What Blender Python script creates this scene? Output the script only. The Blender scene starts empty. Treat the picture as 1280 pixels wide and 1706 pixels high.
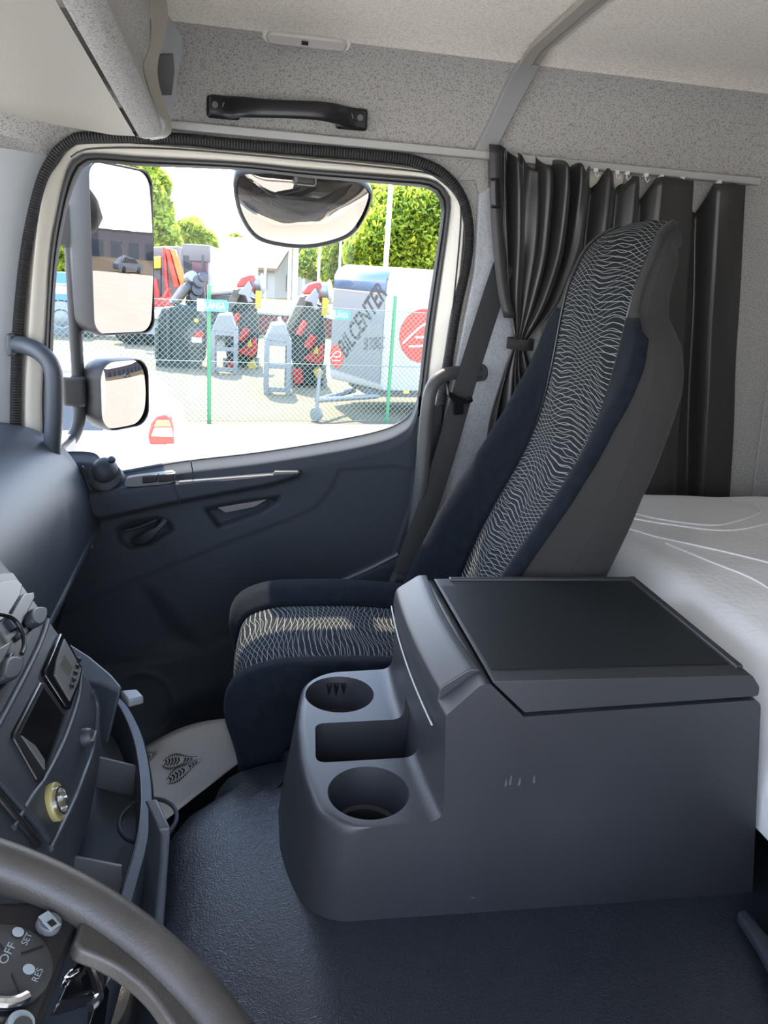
import bpy, bmesh, random
from math import *
from mathutils import Vector, Matrix, noise
random.seed(7)
S = bpy.context.scene
COL = S.collection
H = 2.4                                    # eye height above the yard; z below is measured from the eye, the scene is lifted by H
# ------------------------------------------------------------------ camera, sky, sun, exposure
YAW, PITCH, ROLL, F = radians(10.5), radians(-17.2), radians(4.0), 1280.0
fw = Vector((sin(YAW)*cos(PITCH), cos(YAW)*cos(PITCH), sin(PITCH)))
rt = fw.cross(Vector((0, 0, 1))).normalized()
up = rt.cross(fw)
r2 = rt*cos(ROLL)+up*sin(ROLL)
u2 = -rt*sin(ROLL)+up*cos(ROLL)
cam = bpy.data.objects.new('camera', bpy.data.cameras.new('camera'))
COL.objects.link(cam)
M = Matrix((r2, u2, -fw)).transposed().to_4x4()
M.translation = Vector((0, 0, H))
cam.matrix_world = M
cam.data.sensor_fit = 'HORIZONTAL'
cam.data.sensor_width = 36.0
cam.data.lens = 36.0*F/1280.0
cam.data.clip_start = 0.02
cam.data.clip_end = 400
S.camera = cam
S.view_settings.view_transform = 'Standard'
S.view_settings.look = 'None'
S.view_settings.gamma = 1.0
S.view_settings.use_curve_mapping = False
S.view_settings.exposure = 1.40
S.cycles.max_bounces = 10
S.cycles.diffuse_bounces = 6
S.cycles.transparent_max_bounces = 24
S.cycles.sample_clamp_indirect = 6.0
S.cycles.caustics_reflective = False
S.cycles.caustics_refractive = False

W = bpy.data.worlds.new('sky'); S.world = W; W.use_nodes = True
wn, wl = W.node_tree.nodes, W.node_tree.links
wn.clear()
tc = wn.new('ShaderNodeTexCoord'); sp = wn.new('ShaderNodeSeparateXYZ'); cr = wn.new('ShaderNodeValToRGB')
bg = wn.new('ShaderNodeBackground'); wo = wn.new('ShaderNodeOutputWorld')
wl.new(tc.outputs['Generated'], sp.inputs[0]); wl.new(sp.outputs['Z'], cr.inputs[0])
wl.new(cr.outputs[0], bg.inputs[0]); wl.new(bg.outputs[0], wo.inputs[0])
cr.color_ramp.elements[0].position = 0.0; cr.color_ramp.elements[0].color = (0.95, 0.97, 1.0, 1)
cr.color_ramp.elements[1].position = 0.75; cr.color_ramp.elements[1].color = (0.31, 0.53, 1.0, 1)
bg.inputs[1].default_value = 3.6
sun = bpy.data.objects.new('sun', bpy.data.lights.new('sun', 'SUN')); COL.objects.link(sun)
sun.data.energy = 9.0; sun.data.angle = radians(0.6); sun.data.color = (1.0, 0.86, 0.66)
sun.rotation_euler = Vector((-0.15, 1.0, 1.35)).to_track_quat('Z', 'Y').to_euler()

# ------------------------------------------------------------------ helpers
def ray(px, py):
    return r2*((px-640)/F)+u2*(-(py-853)/F)+fw
def aY(px, py, Y): d = ray(px, py); return d*(Y/d.y)
def aX(px, py, X): d = ray(px, py); return d*(X/d.x)
def aZ(px, py, Z): d = ray(px, py); return d*(Z/d.z)
def V(*a): return Vector(a)
def lerp(a, b, t): return a+(b-a)*t
def sstep(a, b, x):
    t = min(1, max(0, (x-a)/(b-a))); return t*t*(3-2*t)
def interp(tab, x):
    if x <= tab[0][0]: return tab[0][1]
    for (x0, y0), (x1, y1) in zip(tab, tab[1:]):
        if x <= x1: return y0+(y1-y0)*(x-x0)/(x1-x0)
    return tab[-1][1]
def sinterp(tab, x):
    """smooth (catmull) table lookup"""
    n = len(tab)
    if x <= tab[0][0]: return tab[0][1]
    if x >= tab[-1][0]: return tab[-1][1]
    for i in range(n-1):
        if x <= tab[i+1][0]:
            x0, y0 = tab[i]; x1, y1 = tab[i+1]; h = x1-x0; t = (x-x0)/h
            m0 = (y1-tab[i-1][1])/(x1-tab[i-1][0]) if i else (y1-y0)/h
            m1 = (tab[i+2][1]-y0)/(tab[i+2][0]-x0) if i+2 < n else (y1-y0)/h
            return (2*t**3-3*t*t+1)*y0+(t**3-2*t*t+t)*h*m0+(-2*t**3+3*t*t)*y1+(t**3-t*t)*h*m1
def spline(pts, n, closed=False):
    """n points evenly spaced along a catmull-rom curve"""
    P = [Vector(p) for p in pts]; k = len(P); out = []
    segs = k if closed else k-1
    for i in range(segs):
        if closed: a, b, c, d = P[i-1], P[i], P[(i+1) % k], P[(i+2) % k]
        else: a, b, c, d = P[max(i-1, 0)], P[i], P[i+1], P[min(i+2, k-1)]
        for j in range(16):
            t = j/16
            out.append(0.5*((2*b)+(c-a)*t+(2*a-5*b+4*c-d)*t*t+(-a+3*b-3*c+d)*t**3))
    out.append(P[0] if closed else P[-1])
    return resample(out, n, closed)
def resample(out, n, closed=False):
    L = [0.0]
    for a, b in zip(out, out[1:]): L.append(L[-1]+(b-a).length)
    res = []; i = 0
    m = n if closed else n-1
    for k in range(n):
        s = L[-1]*k/m
        while i < len(L)-2 and L[i+1] < s: i += 1
        d = L[i+1]-L[i]
        res.append(out[i].lerp(out[i+1], 0 if d < 1e-12 else min(1, (s-L[i])/d)))
    return res
class MB:
    def __init__(s): s.v = []; s.f = []; s.uv = []
    def add(s, vs, fs, uv=None):
        o = len(s.v); s.v += [Vector(v) for v in vs]; s.f += [tuple(i+o for i in f) for f in fs]
        s.uv += list(uv) if uv else [(0.0, 0.0)]*len(vs)
        return s
    def grid(s, rows, cu=False, cv=False, uv=None, caps=False):
        m, n = len(rows), len(rows[0]); vs = [p for r in rows for p in r]; fs = []
        for i in range(m if cv else m-1):
            for j in range(n if cu else n-1):
                a, b = i*n+j, i*n+(j+1) % n; c, d = ((i+1) % m)*n+(j+1) % n, ((i+1) % m)*n+j
                fs.append((a, b, c, d))
        if caps: fs.append(tuple(range(n))[::-1]); fs.append(tuple((m-1)*n+j for j in range(n)))
        if uv is None: uv = [(j/max(1, n-1), i/max(1, m-1)) for i in range(m) for j in range(n)]
        return s.add(vs, fs, uv)
    def tube(s, path, r, n=12, closed=False, flat=None, ref=None):
        """sweep; r number or list; flat=(a,b) elliptic section with first axis along ref"""
        P = [Vector(p) for p in path]; k = len(P); rows = []; prev = None; L = 0; uv = []
        for i in range(k):
            t = (P[(i+1) % k]-P[i-1]) if closed else (P[min(i+1, k-1)]-P[max(i-1, 0)])
            t.normalize()
            if ref is not None: a = Vector(ref)
            elif prev is not None: a = prev
            else: a = Vector((0, 0, 1)) if abs(t.z) < .9 else Vector((1, 0, 0))
            a = (a-t*a.dot(t)).normalized(); b = t.cross(a); prev = a
            ri = r[i] if isinstance(r, (list, tuple)) else r
            ra, rb = (flat[0]*ri, flat[1]*ri) if flat else (ri, ri)
            rows.append([P[i]+a*cos(2*pi*j/n)*ra+b*sin(2*pi*j/n)*rb for j in range(n)])
            if i: L += (P[i]-P[i-1]).length
            uv += [(j/n, L) for j in range(n)]
        return s.grid(rows, cu=True, cv=closed, caps=not closed, uv=uv)
    def prism(s, poly, vec, inset=None):
        P = [Vector(p) for p in poly]; n = len(P); Q = [p+Vector(vec) for p in P]
        fs = [tuple(range(n))[::-1], tuple(range(n, 2*n))]+[(i, (i+1) % n, n+(i+1) % n, n+i) for i in range(n)]
        return s.add(P+Q, fs)
    def box(s, c, d, ax=None):
        """centre, full dims, optional 3 axes"""
        X, Y, Z = ax or (V(1, 0, 0), V(0, 1, 0), V(0, 0, 1)); c = Vector(c)
        vs = [c+X*(d[0]/2*i)+Y*(d[1]/2*j)+Z*(d[2]/2*k) for k in (-1, 1) for j in (-1, 1) for i in (-1, 1)]
        return s.add(vs, [(0, 2, 3, 1), (4, 5, 7, 6), (0, 1, 5, 4), (2, 6, 7, 3), (0, 4, 6, 2), (1, 3, 7, 5)])
    def lathe(s, prof, c, ax=(0, 0, 1), n=24, close=False):
        """prof: list of (radius, height) along ax"""
        ax = Vector(ax).normalized(); a = ax.orthogonal().normalized(); b = ax.cross(a); c = Vector(c)
        rows = [[c+ax*h+(a*cos(2*pi*j/n)+b*sin(2*pi*j/n))*max(r, 1e-4) for j in range(n)] for r, h in prof]
        return s.grid(rows, cu=True, cv=close, caps=not close)
    def ball(s, c, r, n=14, ax=None):
        if not hasattr(r, '__len__'): r = (r, r, r)
        X, Y, Z = ax or (V(1, 0, 0), V(0, 1, 0), V(0, 0, 1)); c = Vector(c); rows = []
        for i in range(n//2+1):
            th = pi*i/(n//2)
            rows.append([c+X*(r[0]*max(sin(th), 1e-3)*cos(2*pi*j/n))+Y*(r[1]*max(sin(th), 1e-3)*sin(2*pi*j/n))+Z*(r[2]*cos(th)) for j in range(n)])
        return s.grid(rows, cu=True, caps=True)
def origin_of(o):
    return Vector(o.get('_o', (0, 0, 0)))
def link(o, parent=None):
    COL.objects.link(o)
    if parent is not None: o.parent = parent
    return o
ORG = {}
def build(name, mb, mat, parent=None, angle=35, bevel=0, seg=3, solid=0, sub=0, off=-1, label=None, flip=False, keepn=False):
    me = bpy.data.meshes.new(name)
    if parent is not None: org = ORG[parent.name]
    else:
        xs = [v.x for v in mb.v]; ys = [v.y for v in mb.v]; zs = [v.z for v in mb.v]
        org = Vector(((min(xs)+max(xs))/2, (min(ys)+max(ys))/2, min(zs)))
    me.from_pydata([v-org for v in mb.v], [], mb.f)
    uvl = me.uv_layers.new(name='UVMap')
    for lp in me.loops: uvl.data[lp.index].uv = mb.uv[lp.vertex_index]
    bm = bmesh.new(); bm.from_mesh(me)
    if not keepn: bmesh.ops.recalc_face_normals(bm, faces=bm.faces)
    if flip: bmesh.ops.reverse_faces(bm, faces=bm.faces)
    bm.to_mesh(me); bm.free()
    for p in me.polygons: p.use_smooth = True
    me.set_sharp_from_angle(angle=radians(angle))
    o = bpy.data.objects.new(name, me); link(o, parent)
    ORG[o.name] = org
    if parent is None: o.location = org+V(0, 0, H)
    if mat is not None: me.materials.append(mat)
    if solid:
        m = o.modifiers.new('solid', 'SOLIDIFY'); m.thickness = solid; m.offset = off
    if bevel:
        m = o.modifiers.new('bevel', 'BEVEL'); m.width = bevel; m.segments = seg; m.limit_method = 'ANGLE'; m.angle_limit = radians(40); m.harden_normals = False
    if sub:
        m = o.modifiers.new('sub', 'SUBSURF'); m.levels = sub; m.render_levels = sub
    if label: o['label'] = label
    return o
def tag(o, label, cat, group=None):
    o['label'] = label; o['category'] = cat
    if group: o['group'] = group
    return o
def thing(name, loc, label, cat, group=None):
    o = bpy.data.objects.new(name, None); COL.objects.link(o)
    o.empty_display_size = 0.05
    o.location = Vector(loc)+V(0, 0, H); ORG[o.name] = Vector(loc)
    return tag(o, label, cat, group)
def struct(o): o['kind'] = 'structure'; return o
def dup(o, parent=None):
    c = o.copy(); COL.objects.link(c); ORG[c.name] = ORG[o.name]
    if parent is not None: c.parent = parent
    for ch in o.children: dup(ch, c)
    return c
def text(name, s, origin, xd, yd, size, mat, parent, depth=0.002, width=None, align='LEFT', shear=0.0, label=None, bold=0.0):
    """lettering as a mesh part: xd reading direction, yd up direction; width squeezes the line to that length"""
    cu = bpy.data.curves.new('t', 'FONT'); cu.body = s; cu.size = 1.0; cu.extrude = 0.0; cu.offset = bold; cu.align_x = align; cu.shear = shear
    t = bpy.data.objects.new('t', cu); COL.objects.link(t)
    dg = bpy.context.evaluated_depsgraph_get(); me = bpy.data.meshes.new_from_object(t.evaluated_get(dg))
    bpy.data.objects.remove(t)
    xd = Vector(xd).normalized(); yd = Vector(yd).normalized(); nd = xd.cross(yd).normalized()
    xs = [v.co.x for v in me.vertices]; k = width/(max(xs)-min(xs)) if width else size
    mb = MB()
    vs = [Vector(origin)+xd*((v.co.x-(min(xs) if width else 0))*k)+yd*(v.co.y*size) for v in me.vertices]
    fs = [tuple(p.vertices) for p in me.polygons]
    mb.add([v+nd*depth for v in vs], fs)
    bpy.data.meshes.remove(me)
    return build(name, mb, mat, parent, keepn=True, label=label)

# ------------------------------------------------------------------ materials
MATS = {}
def mat(name, color, rough=0.5, metal=0.0, bump=0.0, bscale=300, spec=0.5, sheen=0.0, speck=None, kind='noise', var=0.0, trans=0, coat=0, bdist=0.001, emit=None, varscale=6):
    if name in MATS: return MATS[name]
    m = bpy.data.materials.new(name); m.use_nodes = True; MATS[name] = m
    n, l = m.node_tree.nodes, m.node_tree.links; b = n['Principled BSDF']
    b.inputs['Base Color'].default_value = (*color, 1); b.inputs['Roughness'].default_value = rough
    b.inputs['Metallic'].default_value = metal; b.inputs['Specular IOR Level'].default_value = spec
    b.inputs['Sheen Weight'].default_value = sheen; b.inputs['Coat Weight'].default_value = coat
    if emit: b.inputs['Emission Color'].default_value = (*emit[0], 1); b.inputs['Emission Strength'].default_value = emit[1]
    tcn = n.new('ShaderNodeTexCoord')
    if bump:
        if kind == 'leather':
            t = n.new('ShaderNodeTexVoronoi'); t.feature = 'SMOOTH_F1'; t.inputs['Scale'].default_value = bscale; out = t.outputs['Distance']
            dn = n.new('ShaderNodeTexNoise'); dn.inputs['Scale'].default_value = bscale*.35; dn.inputs['Detail'].default_value = 1
            mx = n.new('ShaderNodeMixRGB'); mx.blend_type = 'ADD'; mx.inputs[0].default_value = 0.02
            l.new(tcn.outputs['Object'], dn.inputs['Vector']); l.new(tcn.outputs['Object'], mx.inputs[1]); l.new(dn.outputs['Color'], mx.inputs[2]); l.new(mx.outputs[0], t.inputs['Vector'])
        else:
            t = n.new('ShaderNodeTexNoise'); t.inputs['Scale'].default_value = bscale; t.inputs['Detail'].default_value = 2; out = t.outputs['Fac']
            l.new(tcn.outputs['Object'], t.inputs['Vector'])
        bp = n.new('ShaderNodeBump'); bp.inputs['Strength'].default_value = bump; bp.inputs['Distance'].default_value = bdist
        l.new(out, bp.inputs['Height']); l.new(bp.outputs[0], b.inputs['Normal'])
    base = None
    if speck:                                    # (colour, scale, size)
        t = n.new('ShaderNodeTexNoise'); t.inputs['Scale'].default_value = speck[1]; t.inputs['Detail'].default_value = 1.5
        l.new(tcn.outputs['Object'], t.inputs['Vector'])
        r = n.new('ShaderNodeValToRGB'); r.color_ramp.elements[0].position = speck[2]; r.color_ramp.elements[1].position = speck[2]+.1
        r.color_ramp.elements[0].color = (*speck[0], 1); r.color_ramp.elements[1].color = (*color, 1)
        l.new(t.outputs['Fac'], r.inputs[0]); base = r.outputs[0]
    if var:
        t = n.new('ShaderNodeTexNoise'); t.inputs['Scale'].default_value = varscale; t.inputs['Detail'].default_value = 4
        l.new(tcn.outputs['Object'], t.inputs['Vector'])
        hs = n.new('ShaderNodeHueSaturation'); mp = n.new('ShaderNodeMapRange'); mp.inputs[1].default_value = .3; mp.inputs[2].default_value = .7
        mp.inputs[3].default_value = 1-var; mp.inputs[4].default_value = 1+var
        l.new(t.outputs['Fac'], mp.inputs[0]); l.new(mp.outputs[0], hs.inputs['Value'])
        if base: l.new(base, hs.inputs['Color'])
        else: hs.inputs['Color'].default_value = (*color, 1)
        base = hs.outputs[0]
    if base: l.new(base, b.inputs['Base Color'])
    return m
def glass_mat(name, tint=(0.97, 0.99, 0.98), refl=1.0):
    m = bpy.data.materials.new(name); m.use_nodes = True; n, l = m.node_tree.nodes, m.node_tree.links; n.clear()
    tr = n.new('ShaderNodeBsdfTransparent'); tr.inputs[0].default_value = (*tint, 1)
    gl = n.new('ShaderNodeBsdfGlossy'); gl.inputs['Roughness'].default_value = 0.0
    fr = n.new('ShaderNodeFresnel'); fr.inputs[0].default_value = 1.45
    mx = n.new('ShaderNodeMixShader'); out = n.new('ShaderNodeOutputMaterial')
    mm = n.new('ShaderNodeMath'); mm.operation = 'MULTIPLY'; mm.inputs[1].default_value = refl
    l.new(fr.outputs[0], mm.inputs[0]); l.new(mm.outputs[0], mx.inputs[0]); l.new(tr.outputs[0], mx.inputs[1]); l.new(gl.outputs[0], mx.inputs[2]); l.new(mx.outputs[0], out.inputs[0])
    return m
def weave_mat():
    """charcoal cloth with two families of thin wavering pale lines; uv in metres (u across, v along)"""
    m = bpy.data.materials.new('seat_weave'); m.use_nodes = True; n, l = m.node_tree.nodes, m.node_tree.links; b = n['Principled BSDF']
    uv = n.new('ShaderNodeUVMap'); sp = n.new('ShaderNodeSeparateXYZ'); l.new(uv.outputs[0], sp.inputs[0])
    def math(op, a, bb=None):
        k = n.new('ShaderNodeMath'); k.operation = op
        for i, x in enumerate((a, bb)):
            if x is None: continue
            if isinstance(x, (int, float)): k.inputs[i].default_value = x
            else: l.new(x, k.inputs[i])
        return k.outputs[0]
    u, v = sp.outputs[0], sp.outputs[1]
    ns = n.new('ShaderNodeTexNoise'); ns.inputs['Scale'].default_value = 13; ns.inputs['Detail'].default_value = 1; l.new(uv.outputs[0], ns.inputs['Vector'])
    wob = math('MULTIPLY', math('SUBTRACT', ns.outputs['Fac'], .5), 0.022)
    def fam(k, amp, fu, fv, ph, slope):
        s = math('SINE', math('ADD', math('ADD', math('MULTIPLY', u, fu), math('MULTIPLY', v, fv)), ph))
        y = math('ADD', math('ADD', v, math('MULTIPLY', s, amp)), math('ADD', wob, math('MULTIPLY', u, slope)))
        fr = math('FRACT', math('MULTIPLY', y, k))
        d = math('ABSOLUTE', math('SUBTRACT', fr, .5))
        r = n.new('ShaderNodeMapRange'); r.interpolation_type = 'SMOOTHSTEP'
        r.inputs[1].default_value = .015; r.inputs[2].default_value = .065; r.inputs[3].default_value = 1; r.inputs[4].default_value = 0
        l.new(d, r.inputs[0]); return r.outputs[0]
    a = fam(122, .0075, 34, 16, 0.3, .12); c = fam(112, .0085, 29, -23, 2.0, -.16)
    k = math('MAXIMUM', a, c)
    mx = n.new('ShaderNodeMixRGB'); mx.inputs[1].default_value = (.006, .007, .009, 1); mx.inputs[2].default_value = (.27, .285, .28, 1)
    l.new(k, mx.inputs[0]); l.new(mx.outputs[0], b.inputs['Base Color']); b.inputs['Roughness'].default_value = .85; b.inputs['Specular IOR Level'].default_value = .15
    b.inputs['Sheen Weight'].default_value = 0
    bp = n.new('ShaderNodeBump'); bp.inputs['Strength'].default_value = .3; bp.inputs['Distance'].default_value = .001
    l.new(k, bp.inputs['Height']); l.new(bp.outputs[0], b.inputs['Normal'])
    return m
def ridge_mat(name, color, freq, strength=.8, rough=.6):
    m = bpy.data.materials.new(name); m.use_nodes = True; n, l = m.node_tree.nodes, m.node_tree.links; b = n['Principled BSDF']
    b.inputs['Base Color'].default_value = (*color, 1); b.inputs['Roughness'].default_value = rough
    uv = n.new('ShaderNodeUVMap'); sp = n.new('ShaderNodeSeparateXYZ'); l.new(uv.outputs[0], sp.inputs[0])
    k = n.new('ShaderNodeMath'); k.operation = 'MULTIPLY'; k.inputs[1].default_value = freq; l.new(sp.outputs[1], k.inputs[0])
    s = n.new('ShaderNodeMath'); s.operation = 'SINE'; l.new(k.outputs[0], s.inputs[0])
    bp = n.new('ShaderNodeBump'); bp.inputs['Strength'].default_value = strength; bp.inputs['Distance'].default_value = .002
    l.new(s.outputs[0], bp.inputs['Height']); l.new(bp.outputs[0], b.inputs['Normal'])
    return m
dark = mat('dark_plastic', (.023, .027, .032), .56, spec=.3, bump=.25, bscale=900, bdist=.0006)
dash_m = mat('dash_plastic', (.036, .043, .052), .48, bump=.3, bscale=700, bdist=.0006)
console_m = mat('console_plastic', (.027, .028, .031), .42, bump=.2, bscale=1100, bdist=.0005, var=.12)
black = mat('black_plastic', (.010, .010, .012), .35)
doorm = mat('door_plastic', (.029, .035, .043), .78, spec=.2, bump=.25, bscale=900, bdist=.0006)
gloss = mat('gloss_black', (.006, .006, .007), .12)
rubber = mat('black_rubber', (.010, .010, .010), .55)
bulb_m = ridge_mat('ribbed_rubber', (.022, .022, .022), 1100, .9)
cream = mat('cream_paint', (.60, .57, .49), .3, coat=.3)
liner = mat('speckled_liner', (.385, .375, .355), .9, bump=.3, bscale=420, speck=((.23, .225, .215), 330, .38), bdist=.001)
ceil_m = mat('ceiling_cloth', (.82, .77, .69), .95, bump=.35, bscale=260, bdist=.0015, speck=((.71, .665, .595), 210, .42))
pillar_m = mat('pillar_plastic', (.40, .425, .44), .55, bump=.2, bscale=500)
shelf_m = mat('shelf_plastic', (.33, .315, .27), .5, bump=.25, bscale=260)
alu = mat('rail_grey', (.40, .40, .38), .45)
velvet = mat('dark_velour', (.0055, .008, .012), .95, spec=.12, sheen=.02, bump=.5, bscale=600, bdist=.001, var=.3, varscale=60)
weave = weave_mat()
shellm = mat('charcoal_cloth', (.030, .029, .028), .9, spec=.2, sheen=.04, bump=.4, bscale=900)
curt = mat('black_satin', (.024, .023, .022), .36, sheen=.06, spec=.5)
belt_m = mat('belt_webbing', (.024, .025, .026), .7, spec=.3, bump=.4, bscale=1500)
matt = mat('mattress_cover', (.82, .82, .80), .5, bump=.35, bscale=90, bdist=.003)
vinyl = mat('floor_vinyl', (.017, .020, .025), .40, bump=.5, bscale=340, kind='leather', bdist=.0012, var=.12, varscale=9)
grey_m = mat('grey_plastic', (.11, .11, .11), .45)
chrome = mat('chrome', (.75, .76, .78), .12, metal=1)
white = mat('white_paint', (.80, .80, .80), .35)
mirror = mat('mirror_glass', (.20, .18, .16), .01, metal=1)
# ------------------------------------------------------------------ cab shell
def pxl(pts, Y): return [aY(x, y, Y) for x, y in pts]
def sdf(poly, x, y):
    """signed distance (px) to a polygon, negative inside"""
    d = 1e9; ins = False; n = len(poly)
    for i in range(n):
        x0, y0 = poly[i]; x1, y1 = poly[(i+1) % n]; ex, ey = x1-x0, y1-y0
        t = min(1, max(0, ((x-x0)*ex+(y-y0)*ey)/(ex*ex+ey*ey)))
        d = min(d, hypot(x-x0-t*ex, y-y0-t*ey))
        if (y0 > y) != (y1 > y) and x < x0+(y-y0)*ex/ey: ins = not ins
    return -d if ins else d
XL, XR = -0.88, 1.42
PROF = [(1.752, .232), (1.742, .28), (1.726, .33), (1.707, .375), (1.690, .40), (1.668, .418), (1.64, .430), (1.58, .439), (1.40, .446), (1.1, .452), (.7, .455), (.2, .452), (-.40, .44)]
def prof_xs(): return [XL+(XR-XL)*i/40 for i in range(41)]
BULB = [(24, 760), (25, 700), (29, 555), (43, 418), (66, 312), (90, 262), (115, 238), (145, 229), (290, 230), (400, 240), (640, 260), (704, 271), (746, 295), (773, 335), (782, 385), (778, 440), (761, 520), (748, 600), (731, 700), (715, 790)]
hole = BULB+[(690, 900), (650, 1050), (560, 1200), (300, 1250), (100, 1240), (30, 1000)]
hp = spline(pxl(hole, 1.752), 140, True)
cx, cz = sum(p.x for p in hp)/140, sum(p.z for p in hp)/140
outer = []
for p in hp:
    dx, dz = p.x-cx, p.z-cz
    k = min(((XR-cx) if dx > 0 else (XL-cx))/dx if abs(dx) > 1e-6 else 1e9, ((.232-cz) if dz > 0 else (-1.25-cz))/dz if abs(dz) > 1e-6 else 1e9)
    outer.append(V(cx+dx*k, 1.752, cz+dz*k))
mb = MB()
mb.grid([outer, [a.lerp(b, .5) for a, b in zip(outer, hp)], hp, [p+V(0, .09, 0) for p in hp]], cu=True)
mb.grid([[V(x, y, z) for x in prof_xs()] for y, z in PROF[:6]])
for cxx, czz in ((XL, .232), (XR, .232), (XL, -1.25), (XR, -1.25)):      # the corners the fan leaves open
    pass
wr = struct(build('wall_right', mb, liner, angle=60)); outl = [V(q.x, 1.848, q.z) for q in hp]; outo = [V(cx+(q.x-cx)*1.0, 1.848, q.z if q.z < .2 else .52) for q in outer]
mb = MB(); mb.grid([outo, outl], cu=True); struct(build('trim_12', mb, white, angle=60, label='white painted outer skin of the cab, seen in the mirrors'))
wr['label'] = 'grey speckled cloth lining above and around the passenger door'
mb = MB(); mb.grid([[V(x, y, z) for x in prof_xs()] for y, z in PROF[5:]])
ce = struct(build('ceiling', mb, ceil_m, angle=60))
mb = MB(); mb.add([V(XR, -.4, -1.25), V(XR, 1.76, -1.25), V(XR, 1.76, .45), V(XR, -.4, .45)], [(0, 1, 2, 3)])
struct(build('wall_rear', mb, liner))
# driver's side wall: its doorway stands open behind the photographer
mb = MB(); y0 = -.4
def rect(mb, x0, x1, z0, z1, y): mb.add([V(x0, y, z0), V(x1, y, z0), V(x1, y, z1), V(x0, y, z1)], [(0, 1, 2, 3)])
rect(mb, .60, XR, -1.25, .45, y0); rect(mb, XL, .60, .36, .45, y0); rect(mb, XL, -.62, -1.25, .36, y0)
struct(build('wall_left', mb, liner))
# front bulkhead below and above the windscreen opening
mb = MB()
def rectx(mb, yy0, yy1, z0, z1, x): mb.add([V(x, yy0, z0), V(x, yy1, z0), V(x, yy1, z1), V(x, yy0, z1)], [(0, 1, 2, 3)])
rectx(mb, -.4, 1.76, -1.25, -.36, XL); rectx(mb, -.4, 1.76, .25, .45, XL)
struct(build('wall_front', mb, dark))

# ceiling seam strip and bracket down to the rail
mb = MB()
def ceil_z(y): return interp([(b, c) for b, c in PROF[::-1]], y)
ys = [1.675, 1.6, 1.3, .9, .4, -.38]
for (o0, o1, h) in ((0.516, .540, .010), (.540, .556, .006)):
    mb.grid([[V(o0, y, ceil_z(y)-.001), V(o0, y, ceil_z(y)-h), V(o1, y, ceil_z(y)-h), V(o1, y, ceil_z(y)-.001)] for y in ys], caps=True)
struct(build('trim_1', mb, shelf_m, bevel=.0015, label='pale strip covering the roof lining seam'))
mb = MB(); rows = []
pts = [(1.655, .418), (1.668, .410), (1.688, .393), (1.703, .372), (1.721, .33), (1.735, .29), (1.742, .255)]
wid = [(.515, .557), (.512, .556), (.506, .552), (.500, .545), (.487, .530), (.473, .515), (.456, .503)]
for (y, z), (a, b) in zip(pts, wid):
    rows.append([V(a, y+.006, z+.004), V(a, y-.008, z-.006), V(b, y-.008, z-.006), V(b, y+.006, z+.004)])
mb.grid(rows, caps=True)
br = build('trim_2', mb, mat('bracket_grey', (.28, .28, .28), .5), bevel=.002, angle=50, label='grey bracket between roof seam and curtain rail'); struct(br)
for p in ((835, 187), (815, 247)):
    q = aY(*p, 1.722 if p[1] < 200 else 1.737)
    mb = MB(); mb.lathe([(.005, 0), (.005, .004), (.0035, .0045), (.0035, .001)], q, (0, -1, -.2), 14); build('screw', mb, black, br)

# A pillar: smooth grey trim in front of the door, cloth piece above
L = spline(pxl([(14, 760), (17, 640), (24, 520), (36, 410), (56, 310), (75, 258)], 1.735), 14)
rows = []
for i, p in enumerate(L):
    t = i/13
    rows.append([p+V(.012, .02, 0), p, p+V(-.02, -.018, 0), p+V(-.06, -.05, .0), p+V(-.16, -.07, 0), p+V(-.34, -.05, 0)])
mb = MB().grid(rows); struct(build('trim_3', mb, pillar_m, angle=60, label='smooth grey windscreen pillar trim left of the door'))
top = spline(pxl([(75, 257), (88, 238), (112, 222), (150, 212), (235, 214)], 1.732), 14)
rows = [[p+V(.004, .02, -.004), p, p+V(-.01, -.012, .012), p+V(-.05*(1-i/16), -.05, .02), p+V(-.16*(1-i/14), -.08, .03+.02*i/14), p+V(-.36*(1-i/14), -.08, .06)] for i, p in enumerate(top)]
mb = MB().grid(rows); struct(build('trim_4', mb, liner, angle=60, label='speckled cloth corner above the windscreen pillar'))
# B pillar: light grey steel between the door seal and the curtain
poly = [(798, 322), (840, 300), (900, 420), (905, 560), (880, 700), (850, 820), (770, 960), (690, 960), (728, 780), (748, 660), (768, 560), (790, 450)]
c = pxl(poly, 1.738)
mb = MB().prism(c, (0, .012, 0)); struct(build('trim_5', mb, mat('fleck_grey', (.44, .46, .49), .45, bump=.3, bscale=300, speck=((.36, .375, .40), 260, .40)), bevel=.006, label='light grey steel pillar behind the seat belt'))
mb = MB().prism(pxl([(762, 300), (806, 246), (812, 252), (816, 330), (800, 332), (792, 300)], 1.744), (0, .006, 0))
struct(build('trim_6', mb, liner, label='cloth corner piece above the door seal'))

mb = MB().tube(spline([aY(1292, 560, 1.742), aY(1272, 690, 1.742), aY(1254, 828, 1.742)], 12), .0022, 6); struct(build('trim_14', mb, pillar_m, label='thin pale seam down the lining right of the curtain'))
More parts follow.
